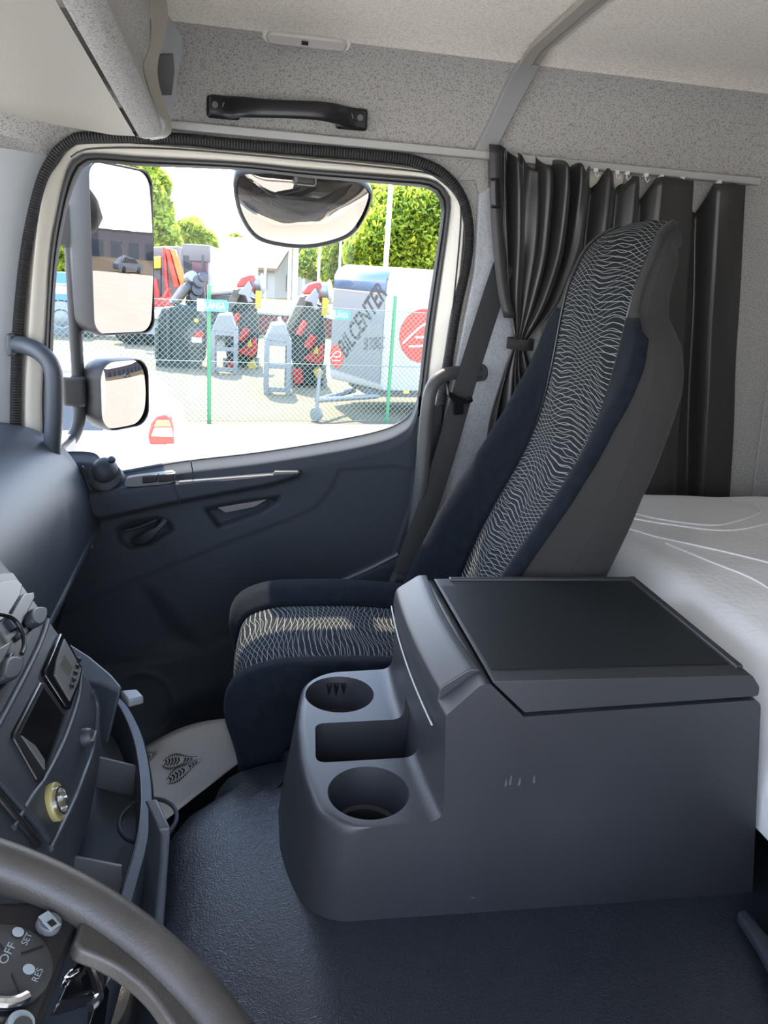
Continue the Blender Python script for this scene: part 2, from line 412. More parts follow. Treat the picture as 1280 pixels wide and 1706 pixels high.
# ------------------------------------------------------------------ passenger door
door = thing('door_1', (-.02, 1.75, -1.2), 'passenger door with white painted frame and dark lower trim', 'door'); struct(door)
del door['category']
GL = [(128, 300), (138, 282), (160, 271), (240, 277), (400, 284), (512, 296), (653, 308), (714, 315), (732, 334), (735, 362), (709, 541), (695, 664), (685, 687), (668, 701), (637, 714), (571, 729), (440, 750), (300, 767), (192, 786), (100, 800), (86, 700), (88, 600), (95, 452), (112, 350)]
RO = [(112, 284), (124, 266), (152, 256), (240, 262), (400, 271), (512, 282), (653, 293), (722, 300), (745, 324), (749, 355), (723, 541), (707, 664), (696, 695), (675, 712), (640, 726), (571, 741), (440, 762), (300, 780), (192, 800), (85, 812), (72, 700), (74, 600), (84, 430), (98, 340)]
CO = [(84, 272), (104, 246), (140, 235), (240, 241), (400, 254), (512, 264), (653, 277), (725, 290), (762, 322), (773, 362), (757, 541), (742, 664), (730, 720), (700, 760), (650, 780), (571, 790), (440, 810), (300, 830), (192, 850), (60, 850), (44, 712), (47, 580), (58, 418), (70, 330)]
def loop(px, Y, n=120): return spline([aY(x, y, Y+(.05*sstep(655, 705, y) if x > 150 else 0)) for x, y in px], n, True)
mb = MB()
a = loop(CO, 1.748); b = loop(CO, 1.741); c = [p.lerp(q, .35)+V(0, -.004, 0) for p, q in zip(loop(CO, 1.745), loop(RO, 1.752))]
mb.grid([[p+(p-V(.02, 1.83, -.1))*.045 for p in loop(CO, 1.80)], [p+(p-V(.02, 1.765, -.1))*.03 for p in loop(CO, 1.765)], b, c, [p.lerp(q, .75)+V(0, .004, 0) for p, q in zip(loop(CO, 1.748), loop(RO, 1.760))], loop(RO, 1.768), loop(RO, 1.83)], cu=True)
build('window_frame', mb, cream, door, angle=50)
mb = MB(); r0, g0 = loop(RO, 1.770), loop(GL, 1.788)
mb.grid([loop(RO, 1.80), [p+V(0, -.006, 0) for p in r0], [p.lerp(q, .3)+V(0, -.010, 0) for p, q in zip(r0, g0)], [p.lerp(q, .55)+V(0, -.002, 0) for p, q in zip(r0, g0)], [p.lerp(q, .7)+V(0, -.006, 0) for p, q in zip(r0, g0)], g0, loop(GL, 1.80)], cu=True)
build('window_seal', mb, rubber, door, angle=40)
mb = MB(); gp = loop([(640+(x-640)*1.0+(-6 if x < 400 else 6), y+(-6 if y < 500 else 8)) for x, y in GL], 1.797, 80)
mb.add(gp, [tuple(range(80))]); build('pane', mb, glass_mat('window_glass', refl=.55), door)
mb = MB().tube(spline(pxl([(118, 262), (150, 248), (260, 247), (400, 257), (653, 281), (726, 293), (757, 318), (768, 362), (752, 541), (738, 664)], 1.738), 80), .0018, 6)
build('edge_line', mb, black, door)
mb = MB().tube(spline(pxl(BULB, 1.738), 160), .0125, 12, flat=(1.0, .8), ref=(0, 1, 0))
struct(build('trim_7', mb, bulb_m, angle=80, label='ribbed black rubber door seal'))
mb = MB().tube(spline(pxl([(x+(6 if x < 100 else -7 if x > 700 else 0), y+(8 if 200 < y < 300 else 0)) for x, y in BULB], 1.742), 160), .0035, 8)
struct(build('trim_8', mb, black, angle=80, label='thin black inner lip of the door seal'))

# lower trim panel as a height field over the door
TOP = [(72, 754), (150, 753), (172, 770), (192, 788), (300, 769), (440, 752), (571, 731), (637, 716), (668, 703), (686, 688), (698, 655)]
BOT = [(20, 1275), (300, 1272), (668, 1265)]
POCK = [(338, 846), (400, 834), (472, 825), (466, 836), (432, 857), (362, 881)]
HREC = [(194, 882), (214, 868), (262, 860), (284, 868), (292, 884), (252, 908), (216, 916), (198, 906)]
MAPP = [(222, 966), (256, 974), (292, 1012), (330, 1058), (352, 1082), (300, 1092), (252, 1092), (238, 1062), (228, 1010)]
ARM = [(165, 866), (290, 838), (450, 808), (494, 795), (499, 786), (480, 787), (300, 803), (205, 812), (150, 822), (130, 850)]
CRE = [(100, 1024), (222, 967), (383, 902), (480, 866), (525, 845), (552, 815), (565, 783), (660, 776), (689, 785), (684, 842), (655, 925), (570, 967), (420, 1000), (395, 1058), (330, 1085), (260, 1098), (180, 1110), (100, 1130)]
BOTP = [(90, 1132), (180, 1112), (260, 1100), (330, 1087), (400, 1056), (560, 972), (690, 915), (690, 1300), (90, 1300)]
def door_y(x, y, q):
    Y = lerp(1.795, 1.722, sstep(0, 22, q)); Y = lerp(Y, 1.712, sstep(18, 40, q))
    d = sdf(ARM, x, y); Y -= .026*sstep(4, -4, d)
    Y += .004*sstep(2, -2, sdf(CRE, x, y))
    Y -= .010*sstep(5, -8, sdf(BOTP, x, y))
    Y += .030*sstep(2, -9, sdf(POCK, x, y))
    Y += .030*sstep(3, -12, sdf(HREC, x, y))
    Y += .020*sstep(2, -34, sdf(MAPP, x, y))-.012*sstep(60, 0, abs(y-1075))*sstep(330, 120, x)
    r = hypot(x-238, (y-1176)*.95); Y -= .007*exp(-((r-52)/5)**2)
    return Y
NU, NVV = 170, 150
tp = spline([V(x, y, 0) for x, y in TOP], NU); bt = spline([V(x, y, 0) for x, y in BOT], NU)
rows = []
for i in range(NVV):
    tau = (i/(NVV-1))**1.25; r = []
    for j in range(NU):
        p = tp[j].lerp(bt[j], tau); q = tau*(bt[j]-tp[j]).length
        r.append(aY(p.x, p.y, door_y(p.x, p.y, q)))
    rows.append(r)
rows.insert(0, [p+V(0, .012, -.02) for p in rows[0]])
mb = MB().grid(rows); build('trim_panel', mb, doorm, door, angle=50)
# outer door skin, seen only in the mirrors
mb = MB(); rows = []
for k in range(9):
    t = k/8; rows.append([V(x, 1.83+.03*sin(pi*min(1, t*1.2)*.8), lerp(interp([(-.5, -.55), (.4, -.45)], x), -1.15, t)) for x in (-.5, -.2, .1, .45)])
mb.grid(rows); build('outer_skin', mb, white, door, solid=.01, off=0)
# tweeter pod, vent, switches, pull trim, handle
mb = MB()
q = aY(175, 786, 1.735); mb.ball(q, (.030, .034, .032), 20, None); mb.lathe([(.042, -.02), (.036, .006), (.030, .010)], q+V(0, -.006, -.010), (0, -.75, .66), 24); build('speaker_pod', mb, dark, door)
mb = MB().ball(aY(186, 766, 1.712), (.009, .012, .008), 12); build('pod_knob', mb, dark, door)
mb = MB().prism(spline(pxl([(136, 777), (142, 783), (147, 797), (142, 798), (135, 789)], 1.708), 20, True), (0, .01, 0)); build('side_vent', mb, black, door, bevel=.001)
pl = mb = MB().prism(spline(pxl([(208, 803), (215, 796), (260, 790), (288, 787), (291, 795), (286, 805), (250, 809), (212, 811)], 1.694), 28, True), (0, .02, 0))
build('switch_plate', mb, grey_m, door, bevel=.001)
for x0, x1 in ((237, 262), (264, 290)):
    y = lambda x: 793-(x-237)*.07
    mb = MB().prism(pxl([(x0, y(x0)), (x1, y(x1)), (x1-1, y(x1)+12), (x0, y(x0)+13)], 1.684), (0, .012, 0))
    build('window_switch', mb, black, door, bevel=.0025)
mb = MB().prism(pxl([(298, 803), (455, 791), (458, 786), (497, 786), (495, 791), (455, 797), (300, 807)], 1.690), (0, .012, 0)); build('pull_trim', mb, mat('satin_strip', (.10, .10, .10), .4), door, bevel=.001)
mb = MB().prism(pxl([(362, 846), (446, 832), (425, 845), (376, 855)], 1.722), (0, .012, 0)); build('pull_insert', mb, grey_m, door, bevel=.002)
mb = MB().tube(spline([aY(222, 903, 1.722), aY(240, 897, 1.708), aY(262, 882, 1.700), aY(276, 866, 1.708)], 20), [.006+.006*sin(pi*min(1, i/14)) for i in range(20)], 12, flat=(1.1, .7)); build('door_handle', mb, dark, door, angle=70)
for pts in ([(208, 884), (232, 878), (262, 866)],):
    mb = MB().tube(spline(pxl(pts, 1.722), 12), .004, 8); build('handle_lever', mb, dark, door, angle=70)
for pts in ([(318, 768), (321, 786), (322, 802)], [(290, 808), (294, 822), (300, 837)]): build('panel_seam', MB().tube(spline([aY(x, y, 1.7125 if x > 305 else 1.6865) for x, y in pts], 8), .0013, 6), black, door)
build('lit_panel_edge', MB().tube(spline(pxl([(566, 969), (610, 950), (664, 923)], 1.708), 10), .0045, 8), grey_m, door)  # lighter grey tube paints in the lit strip along the panel's lower edge
mb = MB().box(aY(152, 903, 1.67), (.006, .008, .03)); build('end_clip', mb, grey_m, door, bevel=.002)
# ------------------------------------------------------------------ floor: engine tunnel mat, foot wells
prof = [(-.87, -1.16), (-.40, -1.14), (-.20, -1.10), (-.150, -.98), (-.128, -.84), (-.108, -.775), (-.07, -.748), (.02, -.728), (.065, -.716), (.11, -.712), (.5, -.716), (.98, -.716), (1.42, -.716)]
P2 = spline([V(x, 0, z) for x, z in prof], 110)
def tunnel_row(y):
    out = []
    far = sstep(.93, 1.02, y)
    for p in P2:
        x = p.x+.05*far*(1 if p.x < .05 else 0)
        out.append(V(x+max(0, (y-.9))*(.3 if p.x < .0 else 0), y, p.z))
    return out
rows = [tunnel_row(y) for y in [-.4, -.1]+[.1+.05*i for i in range(19)]]
e = rows[-1]
rows += [[V(p.x, 1.035, p.z-.003) for p in e], [V(p.x, 1.053, p.z-.014) for p in e], [V(p.x, 1.062, lerp(p.z-.05, -1.16, .15)) for p in e], [V(p.x, 1.075, -1.14) for p in e], [V(p.x, 1.12, -1.16) for p in e], [V(p.x, 1.75, -1.16) for p in e]]
mb = MB().grid(rows); struct(build('floor', mb, vinyl, angle=60, label='grained black vinyl mat over the raised engine tunnel'))
mb = MB().grid([[aZ(1228, 1518, -.70), aZ(1242, 1512, -.70)], [aZ(1262, 1570, -.695), aZ(1285, 1562, -.695)], [aZ(1300, 1640, -.69), aZ(1330, 1630, -.69)]])
struct(build('trim_9', mb, dash_m, solid=.014, bevel=.004, label='narrow dark strip on the mat at the lower right edge'))

# paper mat with printed shoe soles in the passenger foot well
def paper_pt(px, py): return aZ(px, py, -.93+.10*sstep(280, 374, px)*sstep(1300, 1200, py))
pap = thing('paper_floor_mat', (-.1, 1.28, -1.12), 'white paper floor mat with black shoe prints in the foot well', 'paper mat')
P0, P1, P2_, P3 = V(-.40, 1.30, -1.10), V(-.04, 1.46, -1.0), V(-.04, 1.08, -1.1), V(-.40, 1.00, -1.1)
def pz(px, py): return aZ(px, py, -1.05)
tl, trr, brr, bl = aZ(236, 1240, -1.05), aZ(376, 1192, -.97), aZ(400, 1262, -1.0), aZ(236, 1390, -1.08)
rows = []
for i in range(13):
    t = i/12; r = []
    for j in range(13):
        s = j/12; p = tl.lerp(trr, s).lerp(bl.lerp(brr, s), t); p.z += .018*sin(3*s+2*t)*(1-t) - .01; r.append(p)
    rows.append(r)
papm = mat('white_paper', (.58, .57, .55), .7)
mb = MB().grid(rows); build('sheet', mb, papm, pap, solid=.001)
def pap_at(s, t):
    i = min(11, max(0, int(t*12))); j = min(11, max(0, int(s*12))); a = t*12-i; b = s*12-j
    return rows[i][j].lerp(rows[i][j+1], b).lerp(rows[i+1][j].lerp(rows[i+1][j+1], b), a)+V(0, 0, .0025)
ink = mat('black_ink', (.015, .015, .015), .6)
def sole(cs, ct, L, wd, ang, name='shoe_print'):
    mb = MB()
    ca, sa = cos(ang), sin(ang)
    def pt(u, v): return pap_at(cs+ca*u*L-sa*v*wd, ct+sa*u*L+ca*v*wd)
    wf = lambda u: sqrt(max(0, 1-(2*u-1)**2))*(.8+.35*sin(5.5*u+.3))
    n = 18
    for side in (-1, 1):
        for k in range(n):
            u0, u1 = .03+k/n*.94, .03+(k+.66)/n*.94
            vs = [pt(u0, side*wf(u0)*.5), pt(u1, side*wf(u1)*.5), pt(u1, side*wf(u1)*.34), pt(u0, side*wf(u0)*.34)]
            mb.add(vs, [(0, 1, 2, 3)])
    for k in range(9):
        u = .12+k*.085
        if .5 < u < .62: continue
        for sd in (-1, 1):
            vs = [pt(u, 0), pt(u+.045, 0), pt(u-.0, sd*wf(u)*.24), pt(u-.045, sd*wf(u)*.24)]
            mb.add(vs, [(0, 1, 2, 3)])
    build(name, mb, ink, pap, keepn=True)
def st_of(px, py):
    best = None
    for i in range(0, 61):
        for j in range(0, 61):
            p = pap_at(j/60*.999, i/60*.999); v = p; d = v.dot(fw)
            x = 640+F*v.dot(r2)/d; y = 853-F*v.dot(u2)/d; e = (x-px)**2+(y-py)**2
            if best is None or e < best[0]: best = (e, j/60, i/60)
    return best[1:]
for (a, b, wd) in (((268, 1272), (330, 1262), .20), ((276, 1303), (340, 1262), .20), ((234, 1268), (266, 1252), .16)):
    s0, t0 = st_of(*a); s1, t1 = st_of(*b); Ls = hypot(s1-s0, t1-t0)
    sole(s0, t0, Ls, wd*.9, atan2(t1-t0, s1-s0))

# ------------------------------------------------------------------ overhead shelf above the windscreen
osh = thing('overhead_shelf', (-.3, .7, .2), 'beige grey overhead storage shelf above the windscreen', 'shelf')
Ye = 1.615
und = [(-.212, .206), (-.25, .204), (-.35, .212), (-.50, .232), (-.70, .25), (-.875, .262)]
mb = MB()
mb.grid([[V(x, y, z+(.0) + (.012 if y > 1.59 else 0)) for x, z in und] for y in (-.38, .4, 1.0, 1.45, 1.585, 1.605)])
mb.grid([[V(x, 1.605, z+.012) for x, z in und], [V(x, 1.605, z+.05) for x, z in und]])
def dzs(y): return .058*min(1, max(0, (1.6-y)/.7))
mb = MB(); mb.grid([[V(x, y, z+dzs(y)+(.012 if y > 1.59 else 0)) for x, z in und] for y in (-.38, .4, .9, 1.2, 1.45, 1.585, 1.605)]); mb.grid([[V(x, 1.605, z+.012) for x, z in und], [V(x, 1.605, z+.05) for x, z in und]])
build('under_panel', mb, shelf_m, osh, angle=50)
face = [(-.206, .216), (-.203, .202), (-.192, .203), (-.182, .222), (-.168, .262), (-.156, .31), (-.150, .35), (-.150, .40), (-.150, .44)]
mb = MB()
fe_ = spline(pxl([(229, 222), (233, 229), (246, 229), (262, 226), (270, 214), (258, 180), (241, 130), (239, 105), (249, 76), (250, 30), (244, -30)], 1.53), 40)
mb.grid([[V(p.x, y, p.z+dzs(y)-dzs(1.53)) for p in fe_] for y in (-.38, .4, .9, 1.2, 1.4, 1.53)])
build('front_panel', mb, liner, osh, angle=50)
# end cap with a curved edge and an open pocket
mb = MB()
def pc(pts, Y): return pxl(pts, Y)
edge = spline(pc([(231, 226), (262, 228), (276, 212), (262, 180), (243, 130), (240, 105), (250, 76), (252, 30), (246, -20)], 1.53), 30)
edge2 = [p+V(.010, .012, 0) for p in edge]
inn = spline(pc([(240, 227), (266, 230), (285, 205), (277, 180), (264, 135), (264, 100), (274, 68), (280, 30), (276, -20)], 1.56), 30)
mb.grid([edge, edge2, inn]); build('end_lip', mb, shelf_m, osh, angle=50)
wall_e = spline(pc([(262, 228), (268, 230), (289, 180), (296, 130), (304, 85), (301, 30), (296, -20)], 1.69), 30)
mb = MB().grid([[p+V(-.02, -.0, 0) for p in inn], [p.lerp(q, .5)+V(-.02, .02, 0) for p, q in zip(inn, wall_e)], wall_e, [p+V(-.02, .03, 0) for p in wall_e]])
build('end_cap', mb, pillar_m, osh, angle=50)
mb = MB().prism(pc([(264, 92), (290, 88), (292, 120), (287, 160), (276, 138), (266, 118)], 1.62), (-.02, .012, 0)); build('pocket', mb, grey_m, osh, bevel=.002)

# ------------------------------------------------------------------ grab handle, roof lamp
gh = thing('grab_bar', tuple(aY(480, 190, 1.70)), 'black grab handle on the lining above the door window', 'handle')
a, b = aY(362, 178, 1.722), aY(596, 199, 1.722)
d = (b-a).normalized()
mb = MB()
pth = spline([a+V(-.012, 0, .001), a+V(.02, -.006, 0), a+V(.05, -.030, -.001), a+V(.09, -.040, -.001), b+V(-.09, -.040, .001), b+V(-.05, -.030, .001), b+V(-.02, -.006, 0), b+V(.012, 0, 0)], 40)
w = [.021 if i < 5 or i > 34 else .0165+.0045*(abs(i-19.5)/15)**2 for i in range(40)]
mb.tube(pth, w, 14, flat=(1, .36), ref=(0, .1, 1)); build('grip', mb, black, gh, angle=60)
for e, sg in ((a, 1), (b, -1)):
    mb = MB().box(e+V(.012*sg, .002, 0), (.065, .014, .041), (d, V(0, 1, .0), d.cross(V(0, 1, 0)))); build('end_mount', mb, black, gh, bevel=.006)
    for k in (0, .020):
        mb = MB().lathe([(.006, 0), (.006, .003), (.003, .003), (.003, .001)], e+d*(k*sg-.004*sg)+V(0, -.008, .002), (0, -1, 0), 12); build('screw', mb, grey_m, gh)
lm = thing('roof_lamp', tuple(aY(510, 62, 1.66)), 'slim white roof lamp with a small black switch', 'lamp')
nrm = V(0, -.62, -.78).normalized(); q0, q1 = aZ(446, 58, .412), aZ(572, 71, .412)
pa = aY(450, 56, 1.674); pb = aY(572, 70, 1.674); d = (pb-pa).normalized(); s = nrm.cross(d).normalized()
def pill(mb, c, d, s, n, L, wd, h0, h1):
    pts = []
    for k in range(24):
        t = 2*pi*k/24; pts.append(c+d*((L/2-wd/2)*(1 if cos(t) > 0 else -1)+wd/2*cos(t))+s*(wd/2*sin(t))+n*h0)
    return mb.prism(pts, n*(h1-h0))
c = (pa+pb)/2
build('base', pill(MB(), c, d, s, nrm, (pb-pa).length+.03, .036, -.01, .006), ceil_m, lm, bevel=.003)
build('lens', pill(MB(), c, d, s, nrm, (pb-pa).length+.014, .026, .004, .014), mat('lamp_lens', (.52, .49, .47), .3), lm, bevel=.006)
mb = MB().box(c+d*-.004+nrm*.013, (.013, .008, .006), (d, s, nrm)); build('switch', mb, black, lm, bevel=.001)

# ------------------------------------------------------------------ curtain rail and two curtains
ra = thing('curtain_rail', (.5, 1.74, .23), 'grey curtain rail running along the side wall', 'rail')
mb = MB(); A, B_ = aY(280, 208, 1.742), aY(1262, 303, 1.742)
mb.prism([A+V(0, 0, .009), A+V(0, -.014, .007), A+V(0, -.014, -.008), A+V(0, 0, -.010)], B_-A); build('track', mb, alu, ra, bevel=.002)
def rail_z(x): t = (x-A.x)/(B_.x-A.x); return lerp(A.z, B_.z, t)-.010
def curtain(name, label, x0, x1, nf, amp, top_fn, place, rows_n=40, nx=170):
    t = thing(name, ((x0+x1)/2, 1.71, rail_z((x0+x1)/2)), label, 'curtain', None)
    rows = []
    for i in range(rows_n+1):
        v = i/rows_n; r = []
        for j in range(nx+1): r.append(place(j/nx, v))
        rows.append(r)
    mb = MB().grid(rows); build('drape', mb, curt, t, angle=180, solid=.0012)
    return t
# gathered curtain: bunched at the top, pinched by a tie at mid height
CX = [(0, .47), (.12, .525), (.25, .60), (.5, .70), (.75, .78), (1, .86)]
LEFT = [(0, aY(818, 254, 1.71)), (.14, aY(820, 330, 1.71)), (.28, aY(826, 420, 1.71)), (.42, aY(834, 490, 1.71)), (.56, aY(853, 555, 1.69)), (.66, aY(854, 580, 1.68)), (.74, aY(836, 625, 1.69)), (.85, aY(812, 700, 1.70)), (1, aY(800, 790, 1.71))]
RGT = [(0, aY(985, 285, 1.71)), (.14, aY(982, 340, 1.71)), (.28, aY(966, 420, 1.71)), (.42, aY(930, 500, 1.71)), (.56, aY(886, 560, 1.70)), (.66, aY(880, 580, 1.69)), (.74, aY(893, 620, 1.70)), (.85, aY(930, 700, 1.71)), (1, aY(960, 790, 1.71))]
def vtab(tab, v, ax): return sinterp([(a, p[ax]) for a, p in tab], v)
def place1(u, v):
    xl, zl = vtab(LEFT, v, 0), vtab(LEFT, v, 2); xr, zr = vtab(RGT, v, 0), vtab(RGT, v, 2)
    uu = u+.018*sin(2*pi*5*u+.6)
    ph = 2*pi*(6.2*u+.35*sin(3*u))+1.1*v
    tight = 1-.72*exp(-((v-.62)/.13)**2)
    a = (.030+.016*sin(9*u+1)+.01*v)*tight*sstep(.06, .24, u)
    fl = sstep(.06, .30, u)
    x = lerp(xl, xr, uu)+.010*cos(ph*1.0)*tight*fl*(1 if u > .1 else 0)
    y = lerp(1.69, 1.715, fl) - .02*(1-tight)+a*sin(ph)+.007*sin(ph*2.3+3*v)*fl*tight+.004*noise.noise(V(u*14, v*7, 2))
    z = lerp(zl, zr, u)
    if v < .12:
        k = (1-v/.12)
        z += k*(.016*sin(ph*.93+.5)-.004*u*2)*fl+k*.012*(1-fl)
        if u > .85: z -= k*.0
    return V(x, min(y, 1.733), z)
c1 = curtain('curtain', 'black satin curtain gathered and tied back beside the door', .47, .95, 6, .03, None, place1, 60, 220)
# velcro strip on its front hem, tie band
mb = MB(); st = [(.002, .62), (.03, .62)]
rows = [[place1(.0, v)+V(-.014, -.004, 0), place1(.0, v)+V(.012, -.005, 0)] for v in [i/20*.5 for i in range(21)]]
mb.grid(rows); build('hem', mb, mat('satin_hem', (.030, .030, .031), .5), c1, solid=.002)
rows = [[place1(.0, v)+V(-.013, -.008, 0), place1(.0, v)+V(.006, -.009, 0)] for v in [.09+i/8*.08 for i in range(9)]]
mb = MB().grid(rows); build('hook_tape', mb, black, c1, solid=.002)
q = [place1(u, .635) for u in (.02, .3, .6, .95)]
mb = MB(); cc = (q[0]+q[-1])/2
mb.grid([[V(cc.x+cos(t)*.030, 1.69+sin(t)*.034, cc.z+h) for h in (-.012, .012)] for t in [2*pi*k/24 for k in range(25)]]); build('tie_band', mb, shellm, c1, solid=.003)
# straight curtain behind the seat
def place2(u, v):
    x1 = lerp(aY(1236, 310, 1.70).x, aY(1224, 812, 1.68).x, v)
    x0 = .70
    # irregular pleats: flat faces with sharp valleys
    kn = [0, .08, .16, .24, .32, .40, .46, .68, .70, .80, .83, 1.0]
    dp = [.0, .05, .01, .05, .01, .055, .004, .006, .048, .055, .006, .0]
    k = interp(list(zip(kn, dp)), u)
    kk = sum(interp(list(zip(kn, dp)), min(1, max(0, u+du))) for du in (-.012, -.006, 0, .006, .012))/5
    x = lerp(x0, x1, u)
    y = 1.735-(.055-kk)*.9+.008*noise.noise(V(u*6, v*3, 5))
    y -= .03*v*sin(pi*u)*1.0
    zt = rail_z(x)-.008-.075*max(0, (kk-.018)/.04)*(.5+.5*u)+.012*max(0, sin(2*pi*9*u))*(1 if u < .4 else .2)
    z = lerp(zt, -.50, v)
    return V(x, min(y, 1.738), z)
c2 = curtain('curtain', 'black satin curtain hanging straight behind the seat', .70, 1.2, 5, .04, None, place2, 40, 220)
kd = sorted(set([.03, .10, .17, .235, .30, .42, .52, .655, .90]))
gl0 = None
for u in kd:
    p = place2(u, 0)
    mb = MB(); z = rail_z(p.x)
    mb.box(V(p.x, 1.733, z+.001), (.010, .010, .008)); mb.tube([V(p.x, 1.731, z), V(p.x, 1.729, z-.009), V(p.x+.005, 1.727, z-.014), V(p.x+.009, 1.727, z-.008)], .0016, 6)
    build('glide', mb, white, c2)
q = aY(1003, 300, 1.747); mb = MB().box(q, (.10, .004, .05)); struct(build('trim_10', mb, cream, bevel=.002, label='cream painted metal strip showing above the curtain folds'))

# ------------------------------------------------------------------ door grab bars
def bar(name, label, px, r, Y, flat, ends):
    t = thing(name, tuple(aY(*px[len(px)//2], Y)), label, 'handle')
    pts = [aY(x, y, yy) for (x, y), yy in zip(px, Y if isinstance(Y, list) else [Y]*len(px))]
    mb = MB().tube(spline(pts, 48), r, 16, flat=flat); build('grip', mb, dash_m if name != 'grab_bar' else dash_m, t, angle=60)
    return t
t = bar('grab_bar', 'dark grey entry grab bar bent beside the windscreen pillar', [(22, 574), (44, 580), (68, 590), (86, 610), (93, 640), (92, 690), (88, 760), (84, 830)], .0185, [1.70, 1.68, 1.664, 1.655, 1.65, 1.65, 1.65, 1.66], None, None) if False else None
t = thing('grab_bar', tuple(aY(88, 640, 1.65)), 'dark grey grab bar bent over the front door seal', 'handle')
pts = [aY(x, y, yy) for x, y, yy in [(24, 573, 1.715), (46, 577, 1.69), (68, 588, 1.672), (84, 606, 1.662), (90, 632, 1.658), (90, 690, 1.658), (87, 740, 1.662), (86, 775, 1.668)]]
mb = MB().tube(spline(pts, 60), .0175, 16); build('grip', mb, dash_m, t, angle=60)
mb = MB().box(aY(19, 574, 1.712), (.012, .03, .045)); build('end_mount', mb, dash_m, t, bevel=.004)
t = thing('grab_bar', tuple(aY(712, 700, 1.66)), 'dark grey grab bar bent behind the door window', 'handle')
pts = [aY(x, y, yy) for x, y, yy in [(800, 621, 1.722), (775, 621, 1.71), (752, 622, 1.68), (732, 630, 1.665), (718, 650, 1.655), (712, 685, 1.65), (708, 730, 1.65), (702, 800, 1.65), (692, 880, 1.66), (685, 930, 1.68)]]
mb = MB().tube(spline(pts, 60), [.015+.002*sstep(20, 45, i) for i in range(60)], 16); build('grip', mb, mat('bar_grey', (.050, .051, .053), .5), t, angle=60)
mb = MB().prism(spline(pxl([(775, 607), (800, 606), (812, 612), (813, 628), (805, 635), (775, 634)], 1.722), 24, True), (0, .014, 0)); build('end_mount', mb, dash_m, t, bevel=.003)
mb = MB().lathe([(.007, 0), (.007, .003), (.003, .003)], aY(797, 621, 1.72), (0, -1, 0), 14); build('screw', mb, alu, t)
mb = MB().prism(pxl([(722, 676), (738, 676), (736, 720), (718, 800), (700, 900), (690, 930), (690, 800)], 1.70), (0, .02, 0)); build('recess_cover', mb, black, t, bevel=.002)

# ------------------------------------------------------------------ seat belt
bt_ = thing('seat_belt', tuple(aY(700, 930, 1.56)), 'black seat belt hanging from the pillar down to the seat', 'seat belt')
cl = [(840, 440, 1.70), (822, 492, 1.695), (800, 560, 1.685), (778, 630, 1.675), (763, 682, 1.665), (742, 755, 1.655), (718, 830, 1.64), (690, 905, 1.61), (671, 962, 1.575), (660, 1010, 1.54)]
cpts = spline([aY(*p) for p in cl], 40)
rows = []
for i, p in enumerate(cpts):
    d = (cpts[min(i+1, 39)]-cpts[max(i-1, 0)]).normalized(); s = d.cross(V(0, -1, .12)).normalized(); s = -s if s.x < 0 else s
    rows.append([p+s*(k*.0235)+V(0, -.0015*(1-k*k), 0) for k in (-1, -.96, -.5, 0, .5, .96, 1)])
mb = MB().grid(rows); build('webbing', mb, belt_m, bt_, angle=60, solid=.002)
g = [aY(*p, 1.645) for p in ((746, 640), (750, 652), (764, 661), (780, 665), (787, 661), (789, 669), (782, 673), (774, 673), (773, 690), (758, 692), (757, 672), (748, 660))]
mb = MB().prism(g, (0, .018, 0)); build('belt_guide', mb, gloss, bt_, bevel=.003)
mb = MB().box(aY(668, 975, 1.55), (.055, .03, .05), (V(.95, 0, -.3), V(0, 1, 0), V(.3, 0, .95))); build('anchor_cover', mb, belt_m, bt_, bevel=.008)

# ------------------------------------------------------------------ passenger seat
seat = thing('passenger_seat', (.25, 1.245, -1.15), 'black passenger seat with a pale net pattern down the middle', 'seat')
YC = 1.245
SPX = [(-.64, .385), (-.55, .412), (-.45, .447), (-.32, .505), (-.245, .530), (-.16, .545), (-.09, .552), (-.04, .556), (0, .561), (.04, .572), (.07, .584), (.092, .600), (.108, .626)]
SPL = spline([V(x, 0, z) for z, x in SPX], 90)
def fr_at(i):
    t = (SPL[min(i+1, 89)]-SPL[max(i-1, 0)]).normalized(); return SPL[i], t, V(-t.z, 0, t.x)   # point, up, forward (-x)
def widths(z):
    hw = interp([(-.64, .208), (-.50, .213), (-.30, .212), (-.16, .206), (-.10, .202), (-.065, .188), (-.045, .165), (-.028, .145), (.0, .142), (.07, .132), (.10, .115), (.12, .10)], z)
    ci = interp([(-.64, .112), (-.40, .118), (-.20, .119), (-.06, .128), (0, .128), (.07, .120), (.12, .09)], z)
    bo = interp([(-.64, .076), (-.42, .058), (-.287, .046), (-.2, .030), (-.16, .018), (-.11, .008), (-.055, .002), (-.03, .0), (.12, 0)], z)
    th = interp([(-.64, .11), (-.45, .095), (-.28, .068), (-.18, .074), (-.13, .078), (-.08, .066), (-.03, .052), (.0, .045), (.05, .038), (.09, .030), (.12, .02)], z)
    return hw, ci, bo, th
ins, bl1, bl2, sh = [], [], [], []
uvs = []; L = 0
